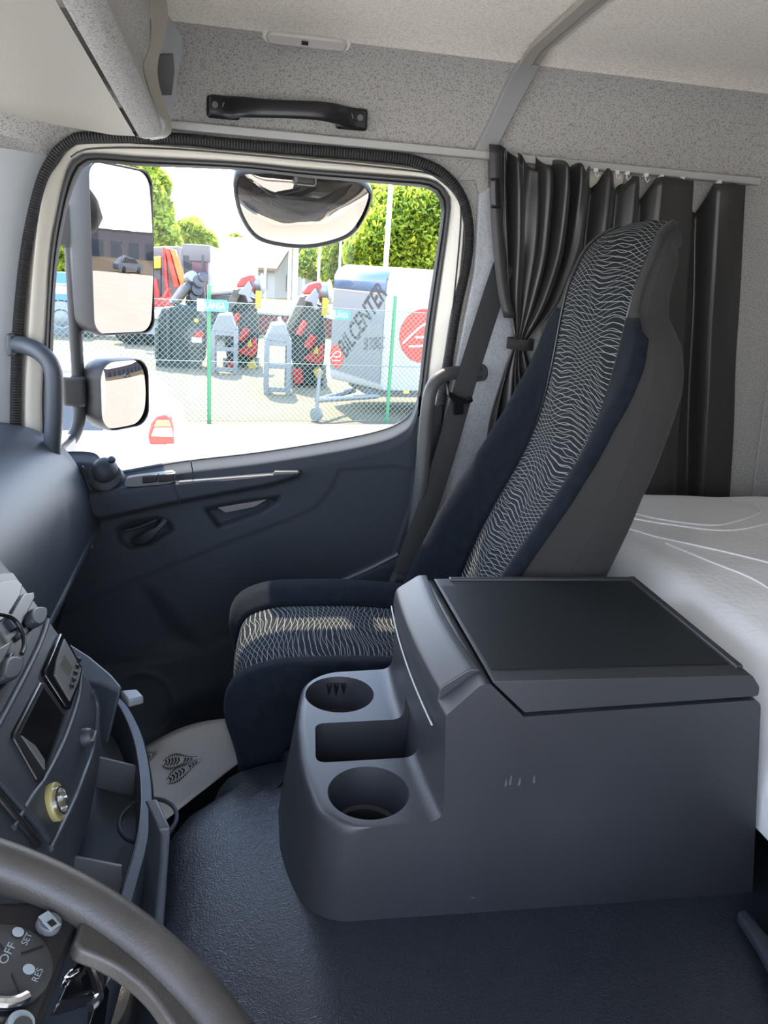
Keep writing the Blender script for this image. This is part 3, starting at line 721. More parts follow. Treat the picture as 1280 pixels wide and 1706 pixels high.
for i in range(90):
    p, t, f = fr_at(i); z = p.z if i < 80 else max(p.z, SPL[80].z)
    hw, ci, bo, th = widths(z)
    if i > 80: hw *= 1-.14*((i-80)/10)**2; ci *= 1-.14*((i-80)/10)**2
    if i: L += (p-SPL[i-1]).length
    def pt(y, d): return V(p.x, YC+y, p.z)+f*d
    n = 14
    ins.append([pt(ci*(2*k/n-1), .006*(1-(2*k/n-1)**2)-.004) for k in range(n+1)])
    uvs += [(ci*(2*k/n-1)+.3, L) for k in range(n+1)]
    def bolster(sg):
        out = []
        w = hw-ci
        for k in range(11):
            a = k/10
            h = bo*sin(pi*min(1, a*1.02)**.75) if bo > 0 else 0
            h = bo*sin(pi*.5*min(1, a/.82))**1.3-.012*max(0, (a-.8)/.2)**2*(1 if bo > .003 else .4)
            y = ci+w*(a if a < .9 else .9+.1*(a-.9)/.1)
            out.append(pt(sg*y, h-.004))
        return out
    bl1.append(bolster(-1)); bl2.append(bolster(1))
    back = []
    e1 = bl1[-1][-1]; e2 = bl2[-1][-1]
    for k in range(15):
        a = k/14; ang = pi*a
        back.append(pt(-(hw+.004)*abs(cos(ang))**.35*(1 if cos(ang) > 0 else -1), -.022-th*sin(ang)**.45))
    sh.append([e1]+[pt(-hw-.003, -.022)]+back+[pt(hw+.003, -.022)]+[e2])
def cap_row(rows_, d): return rows_
mb = MB().grid(ins, uv=uvs); build('backrest_insert', mb, weave, seat, angle=180, label='charcoal cloth insert with wavering pale net lines')
bolst_r = 66
# bolsters stop at the shoulders, the cloth above belongs to the head rest
ksh = min(range(90), key=lambda i: abs(SPL[i].z+.035))
for nm, b in (('backrest_bolster', bl1), ('backrest_bolster', bl2)):
    mb = MB().grid(b[:ksh+1]); build(nm, mb, velvet, seat, angle=180, solid=.004, off=1)
    mb = MB().grid(b[ksh:]); build('headrest_side', mb, shellm, seat, angle=180, solid=.003, off=1)
mb = MB().grid(sh); tp_ = sh[-1]; mb.add([q for q in tp_]+ins[-1], [tuple(range(len(tp_)))]); build('back_shell', mb, shellm, seat, angle=60)
# seams along the insert
for rows_, k in ((ins, 0), (ins, -1)):
    mb = MB().tube([r[k]+V(-.002, 0, 0) for r in rows_[::2]], .0022, 6); build('seam', mb, black, seat)
# cushion: section across, swept from the back to the front and down
CP = spline([V(.47, 0, -.635), V(.35, 0, -.625), (V(.20, 0, -.612)), V(.08, 0, -.612), V(.035, 0, -.618), V(.0, 0, -.635), V(-.014, 0, -.67), V(-.014, 0, -.72), V(-.005, 0, -.80), V(.01, 0, -.86)], 70)
cin, c1_, c2_ = [], [], []; uvs = []; L = 0
for i in range(70):
    p = CP[i]; t = (CP[min(i+1, 69)]-CP[max(i-1, 0)]).normalized(); nrm = V(t.z, 0, -t.x); nrm = nrm if nrm.z > 0 or nrm.x < 0 else -nrm
    if i: L += (p-CP[i-1]).length
    ci = .108
    fr = sstep(46, 62, i)
    n = 12
    cin.append([V(p.x, YC-.012+ci*(2*k/n-1), p.z)+nrm*(.006*(1-(2*k/n-1)**2)) for k in range(n+1)])
    uvs += [(ci*(2*k/n-1)+.3, L+.9) for k in range(n+1)]
    def cb(sg):
        out = []; hw = (.212 if sg > 0 else .176)-.004*fr
        for k in range(15):
            a = k/14
            h = .020*(sin(pi*.5*min(1, a/.4)) if a < .4 else 1) if a < .6 else .020-.10*((a-.6)/.4)**1.6
            y = ci+(hw-ci)*min(1, (a/.85))**.9
            out.append(V(p.x+.028*fr*a**2, YC-.012+sg*y, p.z)+nrm*h*(1-.9*fr)*(1 if h > 0 else 1-.5*fr))
        for k in (1, 2, 3): out.append(V(out[14].x, out[14].y, max(-.88, out[14].z-.05*k)))
        return out
    c1_.append(cb(-1)); c2_.append(cb(1))
mb = MB().grid(cin, uv=uvs); build('cushion_insert', mb, weave, seat, angle=180, label='charcoal cloth insert with wavering pale net lines')
for b in (c1_, c2_):
    mb = MB().grid(b); build('cushion_bolster', mb, velvet, seat, angle=180, solid=.004, off=1)
mb = MB().box(V(.235, YC+.015, -.80), (.43, .32, .24)); build('cushion_base', mb, shellm, seat, bevel=.03)
mb = MB().box(V(.24, YC+.015, -1.03), (.40, .30, .22)); build('seat_stand', mb, black, seat, bevel=.02)

ds = dup(seat); ds.name = 'unseen_driver_seat'; ds.location = seat.location+V(.05, -1.13, 0); tag(ds, "black driver's seat with patterned cloth in front of the open doorway", 'seat')  # out of view, added to block doorway light from console and floor
# ------------------------------------------------------------------ centre console box
con = thing('console_box', (.35, .86, -.716), 'black plastic console box with two cup holders on the engine tunnel', 'console')
def boolean_cut(o, cutters, mb_mat):
    tmp = []
    for c in cutters:
        me = bpy.data.meshes.new('c'); me.from_pydata([v-ORG[con.name] for v in c.v], [], c.f)
        bm = bmesh.new(); bm.from_mesh(me); bmesh.ops.recalc_face_normals(bm, faces=bm.faces); bm.to_mesh(me); bm.free()
        k = bpy.data.objects.new('c', me); COL.objects.link(k); k.parent = o.parent; tmp.append(k)
        m = o.modifiers.new('b', 'BOOLEAN'); m.object = k; m.operation = 'DIFFERENCE'; m.solver = 'EXACT'
    dg = bpy.context.evaluated_depsgraph_get(); dg.update()
    me = bpy.data.meshes.new_from_object(o.evaluated_get(dg)); o.modifiers.clear(); o.data = me
    for k in tmp: bpy.data.objects.remove(k)
    for p in me.polygons: p.use_smooth = True
    me.set_sharp_from_angle(angle=radians(32))
    if not me.materials: me.materials.append(mb_mat)
NY = 15
def yrow(k, z):
    return ylerp(k/(NY-1), z)
def ylerp(t, z):
    near = interp([(-.72, .694), (-.575, .687), (-.42, .708)], z); far = interp([(-.72, 1.030), (-.575, 1.028), (-.42, 1.000)], z)
    return lerp(near, far, t)
def bulge(k): t = k/(NY-1); return 1-(2*t-1)**2
def rounded(pts, rads, n=6):
    """2d polygon with rounded corners"""
    out = []; m = len(pts)
    for i, p in enumerate(pts):
        p = Vector(p); a = Vector(pts[i-1]); b = Vector(pts[(i+1) % m]); r = rads[i]
        if r <= 0: out.append(p); continue
        u, v = (a-p).normalized(), (b-p).normalized(); ang = u.angle(v); d = min(r/tan(ang/2), .48*min((a-p).length, (b-p).length))
        for k in range(n+1):
            t = k/n; out.append((p+u*d)*(1-t)**2+2*p*t*(1-t)+(p+v*d)*t*t)
    return out
body2 = rounded([(.080, -.730), (.090, -.578), (.219, -.575), (.214, -.452), (.252, -.417), (.262, -.417), (.303, -.456), (.592, -.4445), (.640, -.730)],
                [.0, .016, .018, .008, .026, 0, .004, .012, 0])
def con_row(t):
    r = []
    for p in body2:
        x, z = p.x, p.y
        bu = 1-(2*t-1)**2; fb = (.024+.012*sstep(-.60, -.70, z))*bu if x < .12 else .006*bu if x < .24 else 0
        # round the plan corners at the front
        e = min(t, 1-t)*.33; R_ = .040; cr = R_-sqrt(R_*R_-(R_-e)**2) if x < .13 and e < R_ else 0
        r.append(V(x-fb+cr, ylerp(t, z), z))
    return r
mb = MB()
es = [0, .001, .003, .006, .010, .015, .021, .028, .035, .042, .06, .09, .13]
ts = [e/.33 for e in es]; ts = ts+[1-t for t in ts[::-1]]
rows = [con_row(t) for t in ts]
mb.grid(rows, cu=True, caps=True)
body = build('body', mb, console_m, con, angle=32)
C1, C2 = aZ(566, 1155, -.576), aZ(615, 1322, -.576)
cuts = []
for c, r in ((C1, .0490), (C2+V(0, .004, 0), .0475)):
    cuts.append(MB().lathe([(r, .03), (r, -.002), (r-.005, -.035), (r-.008, -.050), (r-.013, -.052), (r-.015, -.085)], V(c.x, c.y, -.576), (0, 0, 1), 48))
bx = [aZ(x, y, -.576) for x, y in ((520, 1204), (540, 1272))]
y1, y0_ = bx[0].y-.0, bx[1].y+.004
cuts.append(MB().grid([[V(x, y, z) for x, y in [(q.x, q.y) for q in rounded([(.086+i*.5, y0_+i), (.2185-i*.3, y0_+i), (.2185-i*.3, y1-i), (.092+i*.5, y1-i)], [.014, .002, .002, .014])]] for z, i in ((-.54, 0), (-.60, .0), (-.665, .006))], cu=True, caps=True))
boolean_cut(body, cuts, console_m)
m_ = body.modifiers.new('bevel', 'BEVEL'); m_.width = .007; m_.segments = 4; m_.limit_method = 'ANGLE'; m_.angle_limit = radians(50)
m_ = body.modifiers.new('wn', 'WEIGHTED_NORMAL')
# prongs inside the far holder
for k in range(3):
    p = V(C1.x-.010+.011*k, C1.y+.0455, -.592)
    mb = MB().add([p+V(-.005, 0, .006), p+V(.005, 0, .006), p+V(.0, 0, -.022), p+V(0, -.007, .004)], [(0, 1, 2), (0, 3, 1), (1, 3, 2), (2, 3, 0)]); build('prong', mb, black, con)
# lid
lid2 = rounded([(.263, -.4145), (.304, -.452), (.590, -.441), (.590, -.430), (.578, -.4145)], [.002, .006, .004, .010, .010])
rows = [[V(p.x, yrow(k, p.y)+(.0015 if k == 0 else 0), p.y) for p in lid2] for k in range(NY)]
mb = MB().grid(rows, cu=True, caps=True); lid = build('lid', mb, console_m, con, bevel=.004, angle=40)
# raised rim round the flat top
def ltop(px, py): return aZ(px, py, -.4135)
lt = mat('lid_top', (.009, .012, .014), .42, spec=.35, bump=.15, bscale=900, bdist=.0004)
mb = MB().prism([V(.270, .735, -.4142), V(.562, .735, -.4142), V(.562, .986, -.4142), V(.290, .986, -.4142), V(.290, .970, -.4142), V(.270, .970, -.4142)], (0, 0, .0012)); build('lid_inlay', mb, lt, lid)
mb = MB().box(V(.571, .862, -.4135), (.010, .275, .007)); build('lid_rim', mb, console_m, lid, bevel=.002)
mb = MB().box(V(.432, .995, -.4140), (.29, .010, .006)); build('lid_rim', mb, console_m, lid, bevel=.002)
# rounded front cover with its slit
fc2 = rounded([(.2125, -.462), (.2125, -.452), (.214, -.436), (.246, -.4135), (.259, -.4135), (.259, -.425), (.235, -.46)], [0, 0, .016, .016, .002, 0, 0])
rows = []
for k in range(NY):
    t = k/(NY-1); y = lerp(.735, 1.012, t)
    rows.append([V(p.x-.006*bulge(k)-.0015, y, p.y-(.020*(1-t) if p.y < -.44 else 0)) for p in fc2])
mb = MB().grid(rows, cu=True, caps=True); build('front_cover', mb, console_m, con, bevel=.002, angle=40)
sl = [V(.2085-.006*bulge(k), lerp(.735, 1.012, k/(NY-1)), -.463-.020*(1-k/(NY-1))) for k in range(NY)]
mb = MB().tube(sl, .0012, 6); build('lit_slit_edge', mb, alu, con)  # pale tube paints in the lit lower edge of the front cover
# scuffs on the near face
scuff = mat('scuff_grey', (.055, .057, .066), .7)
for px, py, w, hh, an in ((783, 1492, 9, 5, .3), (843, 1304, 2, 9, .1), (851, 1300, 2, 11, .2), (866, 1302, 2, 10, .2), (890, 1298, 2, 10, .1), (940, 1478, 12, 3, -.4)):
    z = aY(px, py, .70).z; Yn = interp([(-.72, .694), (-.575, .687), (-.42, .708)], z)-.0006
    mb = MB(); pts = [(px+w*(1+.3*sin(3*t))*cos(t)*cos(an)-hh*sin(t)*sin(an), py+w*cos(t)*sin(an)+hh*sin(t)*(1+.3*cos(2*t))*cos(an)) for t in [2*pi*k/14 for k in range(14)]]
    mb.add([aY(x, y, Yn) for x, y in pts], [tuple(range(14))]); build('scuff_mark', mb, scuff, con)

# ------------------------------------------------------------------ bunk: mattress and its base
bunk = struct(build('trim_11', MB().box(V(1.06, .62, -.89), (.72, 2.0, .50)), black, bevel=.02, label='dark bunk base under the mattress'))
mt = thing('mattress', (1.0, .65, -.62), 'pale grey bunk mattress with piped seams behind the seat', 'mattress')
def mtop(x, y):
    X0, X1, Y0, Y1, r = .626, 1.40, -.36, 1.61, .085
    dx = min(x-X0, X1-x); dy = min(y-Y0, Y1-y)
    rc = .12
    if dx < rc and dy < rc and x < 1.0: d = rc-hypot(rc-dx, rc-dy)
    else: d = min(dx, dy)
    d = max(0, min(r, d)); z = -.435-r+sqrt(max(0, r*r-(r-d)**2))
    return z+.010*sin(pi*min(1, max(0, (y-Y0)/(Y1-Y0))))*sstep(0, .3, x-X0)+.004*noise.noise(V(x*9, y*9, 0))
xs = [.626+.774*(i/60)**1.5 for i in range(61)]; ys_ = [-.36+1.97*(1-(1-j/90)**1.5) for j in range(91)]
mb = MB()
def plan(x, y):
    """pull the outline in at the rounded passenger end corner"""
    rc = .12; dx, dy = x-.626, 1.61-y
    if dx < rc and dy < rc:
        a, b = rc-dx, rc-dy; h = hypot(a, b)
        if h > rc: k = rc/h; return .626+rc-a*k, 1.61-rc+b*k
    return x, y
rows = []
for x in xs:
    r = []
    for y in ys_: X_, Y_ = plan(x, y); r.append(V(X_, Y_, mtop(X_, Y_)))
    rows.append(r)
mb.grid(rows)
per = [rows[0][j] for j in range(91)]+[rows[i][-1] for i in range(61)]
mb.grid([per, [p+V(-.003, 0, -.05) if p.x < .7 else p+V(0, 0, -.05) for p in per], [p+V(.004, 0, -.11) for p in per]])
build('cover', mb, matt, mt, angle=75)
for pts in ([(1050, 853), (1100, 865), (1185, 875), (1232, 867), (1268, 852), (1258, 838)], [(1045, 862), (1110, 873), (1190, 883), (1240, 881), (1300, 866)], [(1040, 878), (1090, 893), (1140, 904), (1220, 922), (1300, 942)], [(1110, 905), (1180, 934), (1250, 962), (1300, 992)]):
    q = []
    for p in spline([V(x, y, 0) for x, y in pts], 26):
        w = aZ(p.x, p.y, -.43)
        for _ in range(4): w = aZ(p.x, p.y, mtop(w.x, w.y)+.001)
        q.append(w)
    build('piping', MB().tube(q, .0016, 6), matt, mt)

# ------------------------------------------------------------------ dashboard
db = thing('dashboard', (-.5, .7, -.9), 'dark plastic dashboard with centre stack and open trays', 'dashboard')
def pad_prof(y):
    t = (1.72-y)/.5
    return [V(x, y, z) for x, z in ((-.875, -.372), (-.70, -.352), (-.56, -.350), (-.49, -.357), (-.445, -.368), (-.405, -.393), (-.375, -.430), (-.352, -.48-.01*t), (-.337-.006*t, -.53-.03*t), (-.328-.012*t, -.567-.055*t))]
ysd = [1.725, 1.71, 1.66, 1.55, 1.4, 1.25, 1.1, .95, .80]
mb = MB()
def spl2(r, n=40): return spline(r, n)
rows = []
for y in ysd:
    r = spl2(pad_prof(y)); k = .010 if y > 1.72 else 0
    rows.append([p+V(-k*.6, 0, -k) for p in r])
mb.grid(rows)
e0 = [r[-1] for r in rows]
build('top_pad', mb, dash_m, db, angle=70)
mb = MB(); mb.grid([e0, [p+V(.004, 0, -.004) for p in e0], [p+V(.002, 0, -.016) for p in e0], [p+V(-.02, 0, -.022) for p in e0]])
build('pad_edge', mb, dash_m, db, angle=60)
mb = MB(); mb.grid([[p+V(-.016, 0, -.016) for p in e0], [p+V(-.05, -.0, -.10) for p in e0], [p+V(-.10, 0, -.26) for p in e0], [V(-.52, p.y, -1.14) for p in e0]])
build('lower_panel', mb, dark, db, angle=60)
# centre stack: profile in x,z drawn along y
SP = [(-.60, -.20), (-.36, -.262), (-.286, -.358), (-.240, -.432), (-.193, -.524), (-.184, -.594), (-.195, -.68), (-.219, -.78), (-.26, -.92)]
SPd = [(p.x, p.z) for p in spline([V(x, 0, z) for x, z in SP], 90)]
def on_stack(px, py, lift=0.0):
    d = ray(px, py); best = None
    for (x0, z0), (x1, z1) in zip(SPd, SPd[1:]):
        ex, ez = x1-x0, z1-z0; den = d.x*ez-d.z*ex
        if abs(den) < 1e-9: continue
        t = (x0*ez-z0*ex)/den; s = (x0*d.z-z0*d.x)/den
        if -1e-6 <= s <= 1+1e-6 and t > 0 and (best is None or t < best[0]):
            n = V(-ez, 0, ex).normalized(); n = n if n.x > 0 else -n
            best = (t, n)
    if best is None: return aY(px, py, .8), V(1, 0, 0)
    return d*best[0]+best[1]*lift, best[1]
mb = MB(); rows = []
for y, k in ((.44, 0), (.5, 0), (.8, 0), (.905, 0), (.917, .003), (.922, .009), (.924, .03), (.924, .3)):
    rows.append([V(x-k, y, z-k*.3) for x, z in SPd])
mb.grid(rows); build('centre_stack', mb, dash_m, db, angle=50)
def plate(name, px, lift, th, m, bevel=.0015, smooth=0, parent=None, closed=True):
    if smooth: px = [(p.x, p.y) for p in spline([V(x, y, 0) for x, y in px], smooth, True)]
    top_, bot = [], []
    for x, y in px:
        p, n = on_stack(x, y, 0); top_.append(p+n*(lift+th)); bot.append(p+n*(lift-.004))
    n_ = len(px); mb = MB().add(top_+bot, [tuple(range(n_)), tuple(range(n_, 2*n_))[::-1]]+[(i, (i+1) % n_, n_+(i+1) % n_, n_+i) for i in range(n_)])
    return build(name, mb, m, parent or db, bevel=bevel, angle=40)
def line_on(name, px, r, m, n=40, lift=.001, parent=None):
    q = [on_stack(p.x, p.y, lift)[0] for p in spline([V(x, y, 0) for x, y in px], n)]
    return build(name, MB().tube(q, r, 8), m, parent or db, angle=70)
line_on('contour_ridge', [(78, 1034), (66, 1070), (40, 1125), (0, 1200), (-40, 1270)], .0035, dash_m)
line_on('contour_ridge', [(133, 1122), (128, 1166), (106, 1232), (74, 1296), (50, 1330), (20, 1380)], .0032, dash_m)
line_on('contour_ridge', [(152, 1152), (161, 1180), (153, 1246), (133, 1304), (114, 1350), (82, 1414)], .0035, dash_m)
plate('vent_recess', [(-60, 1000), (-10, 958), (20, 955), (60, 1010), (64, 1030), (30, 1110), (-10, 1190), (-80, 1200)], -.002, .003, black, 0)
blade = mat('vent_blade', (.030, .034, .042), .34)
for px in ([(-30, 985), (0, 972), (22, 969), (31, 979), (27, 996), (6, 1030), (-30, 1060)], [(33, 993), (50, 990), (51, 1000), (26, 1050), (20, 1050), (8, 1032)], [(38, 1046), (41, 1056), (29, 1068), (23, 1060)], [(-20, 1090), (14, 1070), (8, 1086), (-16, 1130)], [(10, 1092), (18, 1090), (8, 1112), (2, 1112)]):
    plate('vent_blade', px, .002, .004, blade)
for px in ([(40, 1022), (60, 1020), (63, 1032), (57, 1047), (46, 1050), (36, 1040)], [(-6, 1106), (14, 1103), (21, 1112), (17, 1132), (4, 1142), (-14, 1140)]):
    plate('vent_tab', px, .006, .008, dash_m, .003, 14)
line_on('vent_wire', [(-20, 1032), (0, 1036), (13, 1046), (22, 1064), (24, 1084), (19, 1098)], .0026, black, lift=.012)
ru = plate('timer_unit', [(94, 1058), (103, 1062), (131, 1117), (127, 1138), (111, 1184), (104, 1181), (69, 1128), (68, 1118)], .0, .006, gloss, .002)
plate('timer_face', [(99, 1068), (127, 1118), (123, 1136), (108, 1172), (82, 1128), (86, 1104)], .006, .0012, grey_m, .0005, 0, ru)
plate('display', [(97, 1097), (110, 1116), (106, 1130), (91, 1112)], .0075, .001, mat('lcd', (.10, .10, .075), .25), 0, 0, ru)
for k in range(5):
    p, n = on_stack(122-k*3.3, 1104+k*11, .0075); build('button', MB().lathe([(.003, 0), (.003, .002), (.0015, .003)], p, n, 10), black, ru)
# open slot with its frame
out_ = [(62, 1138), (72, 1141), (104, 1188), (104, 1198), (68, 1300), (58, 1303), (18, 1232), (18, 1222)]
inn_ = [(66, 1148), (99, 1194), (66, 1288), (26, 1228)]
plate('slot_frame', out_, .0, .004, black, .002)
plate('slot', inn_, .0042, .0004, gloss, 0)
plate('slot_floor', [(27, 1229), (50, 1246), (66, 1270), (66, 1286)], .0046, .0015, grey_m, .0005)
p, n = on_stack(138, 1230); kn = build('knob', MB().lathe([(.011, 0), (.011, .006), (.009, .011), (.004, .013)], p, n, 20), dash_m, db)
build('knob_grip', MB().box(p+n*.012, (.004, .018, .006), (n.cross(V(0, 1, 0)), V(0, 1, 0), n)), grey_m, kn, bevel=.001)
p, n = on_stack(89, 1337, .001); n = n
so = build('socket_ring', MB().lathe([(.0185, -.004), (.0195, .003), (.0185, .005), (.0145, .005), (.0140, .002)], p, n, 28), mat('brass_plastic', (.42, .37, .15), .3), db, label='pale yellow ring of the power socket')
build('socket_rim', MB().lathe([(.0142, .002), (.0142, .008), (.0125, .0085), (.0120, -.004)], p, n, 28), chrome, so); build('socket_well', MB().lathe([(.0122, -.003), (.0122, -.002)], p, n, 24), black, so)
line_on('trim_bar', [(-10, 1296), (30, 1342), (78, 1398)], .004, dash_m); line_on('trim_bar', [(-20, 1310), (15, 1352), (60, 1408)], .0045, black)
# side shelf at the far end of the stack, lever, tray with lip
mb = MB(); tp = [aZ(x, y, z) for x, y, z in ((92, 1052, -.545), (112, 1068, -.55), (150, 1092, -.558), (186, 1122, -.566), (204, 1143, -.572), (200, 1152, -.574), (165, 1137, -.572), (120, 1132, -.57), (80, 1110, -.56))]
mb.prism(tp, (-.02, 0, -.085)); build('side_shelf', mb, dash_m, db, bevel=.004)
mb = MB().prism([aZ(x, y, -.585) for x, y in ((200, 1150), (228, 1147), (240, 1160), (214, 1167))], (0, 0, -.012)); build('lever', mb, mat('lever_grey', (.16, .17, .18), .35), db, bevel=.003)
RI = spline([aZ(x, y, -.668) for x, y in ((170, 1155), (196, 1160), (216, 1180), (237, 1222), (249, 1270), (255, 1320), (253, 1370), (244, 1420), (228, 1480), (205, 1560), (180, 1640))], 60)
IN = spline([aZ(x, y, -.668) for x, y in ((168, 1163), (188, 1168), (203, 1190), (220, 1232), (229, 1280), (232, 1330), (228, 1380), (219, 1420), (200, 1480), (178, 1560), (150, 1640))], 60)
mb = MB(); mb.grid([[p+V(-.06, 0, -.20) for p in RI], [p+V(-.012, 0, -.10) for p in RI], [p+V(.001, 0, -.008) for p in RI], [p.lerp(q, .12) for p, q in zip(RI, IN)], [p.lerp(q, .9) for p, q in zip(RI, IN)], [p+V(0, 0, -.005) for p in IN], [p+V(-.006, 0, -.060) for p in IN], [p+V(-.16, 0, -.075) for p in IN]])
build('tray', mb, dash_m, db, angle=50)
mb = MB().tube([p.lerp(q, .86)+V(0, 0, .0004) for p, q in zip(RI, IN)], .0016, 6); build('tray_groove', mb, black, db)
for a_, b_, c_ in (((163, 1262), (229, 1277), (160, 1312)), ((122, 1428), (203, 1444), (120, 1470))):
    mb = MB(); A_, B2, C_ = aZ(*a_, -.680), aZ(*b_, -.680), aZ(*c_, -.73)
    mb.prism([A_, B2, B2+V(0, -.004, -.05), C_], (0, .006, -.002)); build('divider', mb, grey_m, db, bevel=.001)
hc = aZ(247, 1366, -.70); mb = MB(); mb.tube([hc+V(.036*cos(t), .042*sin(t), 0) for t in [2*pi*k/40 for k in range(40)]], .003, 8, closed=True); build('cup_hoop', mb, dark, db)
mb = MB().prism([aY(x, y, .72) for x, y in ((262, 1381), (285, 1378), (283, 1420), (262, 1706), (256, 1800), (238, 1800), (248, 1640), (268, 1430), (268, 1392))], (-.02, .05, 0)); build('side_bracket', mb, dash_m, db, bevel=.003)

# ------------------------------------------------------------------ steering wheel
SC = V(-.1494, .1790, -.3307); tt, uu_ = .4423, .0724
sn = V(sin(tt)*cos(uu_), sin(tt)*sin(uu_), cos(tt)); sa = sn.cross(V(0, 1, 0)).normalized(); sb = sn.cross(sa)
sw = thing('steering_wheel', tuple(SC-sn*.12), 'black leather steering wheel with control buttons on its spoke', 'steering wheel')
def on_wheel(px, py, lift=0.0): d = ray(px, py); return d*((SC+sn*lift).dot(sn)/d.dot(sn))
leather = mat('worn_leather', (.052, .045, .038), .45, bump=.2, bscale=700, var=.3, varscale=14)
mb = MB(); mb.tube([SC+(sa*cos(t)+sb*sin(t))*.215 for t in [2*pi*k/120 for k in range(120)]], .0133, 18, closed=True, flat=(1.0, 1.05), ref=tuple(sn)); build('rim', mb, leather, sw, angle=80)
def wplate(name, px, lift, th, m, bevel=.002, smooth=0, parent=None, seg=3):
    if smooth: px = [(p.x, p.y) for p in spline([V(x, y, 0) for x, y in px], smooth, True)]
    return build(name, MB().prism([on_wheel(x, y, lift+th) for x, y in px], sn*-th), m, parent or sw, bevel=bevel, angle=45, seg=seg)
wplate('spoke', [(150, 1490), (215, 1512), (275, 1572), (320, 1640), (350, 1725), (305, 1722), (252, 1656), (202, 1614), (162, 1593), (127, 1577), (132, 1550), (141, 1518)], -.008, .010, leather, .0045, 50, seg=5)
pod = wplate('control_pod', [(-60, 1520), (0, 1500), (80, 1498), (132, 1514), (138, 1530), (118, 1582), (95, 1642), (62, 1730), (-60, 1740)], -.020, .016, black, .004)
hubm = wplate('hub_cover', [(-320, 1560), (-120, 1500), (-40, 1520), (-30, 1730), (-60, 1900), (-320, 1900)], -.022, .03, black, .01)
def wdisc(name, px, py, r, lift, th, m, parent, bevel=.0012):
    c = on_wheel(px, py, lift+th)-sn*th; return build(name, MB().lathe([(r, 0), (r, th*.7), (r*.93, th)], c, sn, 32), m, parent, angle=50)
btn = mat('button_grey', (.040, .038, .038), .5)
bp_ = wdisc('button_pad', 10, 1602, .0245, -.004, .004, btn, pod)
mark = mat('button_print', (.30, .34, .35), .5)
L_ = .0007
xd = (on_wheel(28, 1575)-on_wheel(8, 1612)).normalized(); yd = sn.cross(xd)
def wtext(s, px, py, size, w=None): text('lettering', s, on_wheel(px, py, .0004), xd, yd, size, mark, bp_, depth=.0003, width=w)
wtext('OFF', 9, 1608, .0062, .0135)
for s, px, py in (('SET', 44, 1576), ('RES', 62, 1637)):
    wtext(s, px, py, .0048, .008)
for px, py in ((30, 1553), (48, 1615)):
    c = on_wheel(px, py, .0003); build('ring_print', MB().lathe([(.0031, 0), (.0031, .0003)], c, sn, 18), mark, bp_)
for a_, b_ in (((36, 1588), (72, 1575)), ((-8, 1560), (8, 1580)), ((20, 1622), (32, 1652))):
    build('groove', MB().tube([on_wheel(*a_, .0003), on_wheel(*b_, .0003)], .0006, 6), black, bp_)
build('pad_trim', MB().tube(spline([on_wheel(x, y, .0005) for x, y in ((-20, 1668), (10, 1671), (30, 1668), (46, 1660))], 16), .0028, 8), chrome, bp_)
ib = wdisc('menu_button', 84, 1534, .0068, -.004, .004, grey_m, pod)
e1, e2 = (on_wheel(96, 1546)-on_wheel(78, 1528)).normalized(), None; e2 = sn.cross(e1)
def sq(c, a_, w): return [c+e1*w*x+e2*w*y for x, y in ((-1, -1), (1, -1), (1, 1), (-1, 1))]
c0 = on_wheel(79, 1530, .0005); c1p = on_wheel(86, 1539, .0008)
build('icon', MB().prism(sq(c0, 0, .0036), sn*.0004), mark, ib); build('icon', MB().prism(sq(c1p, 0, .0036), sn*.0004), mark, ib); build('icon', MB().prism(sq(c1p+sn*.0004, 0, .0020), sn*.0003), black, ib)
wdisc('phone_button', 36, 1702, .0068, -.004, .004, mark, pod); wdisc('phone_dot', 40, 1706, .0045, -.0005, .002, btn, pod)
# stalk behind the wheel
st = thing('column_stalk', tuple(on_wheel(140, 1630, -.05)), 'black and chrome gear selector stalk behind the steering wheel', 'lever')
build('grip', MB().prism([on_wheel(x, y, -.045) for x, y in ((98, 1660), (118, 1640), (127, 1622), (149, 1612), (160, 1618), (167, 1650), (164, 1668), (146, 1678), (108, 1690), (80, 1700))], sn*.012), gloss, st, bevel=.003)
build('chrome_cap', MB().prism([on_wheel(x, y, -.040) for x, y in ((150, 1586), (168, 1592), (150, 1613), (136, 1612), (128, 1620), (122, 1640), (106, 1648), (96, 1648), (104, 1636), (122, 1628), (132, 1606))], sn*.010), chrome, st, bevel=.003)
build('chrome_edge', MB().tube(spline([on_wheel(x, y, -.030) for x, y in ((150, 1614), (158, 1636), (164, 1662), (150, 1678))], 16), .0028, 8), chrome, st)
build('end_cap', MB().prism([on_wheel(x, y, -.06) for x, y in ((165, 1598), (180, 1602), (189, 1632), (176, 1650), (165, 1640))], sn*.012), black, st, bevel=.003)
build('column_shroud', MB().tube([SC-sn*.03, SC-sn*.12, SC-sn*.26+V(-.08, 0, -.02)], [.035, .055, .07], 16), black, sw)
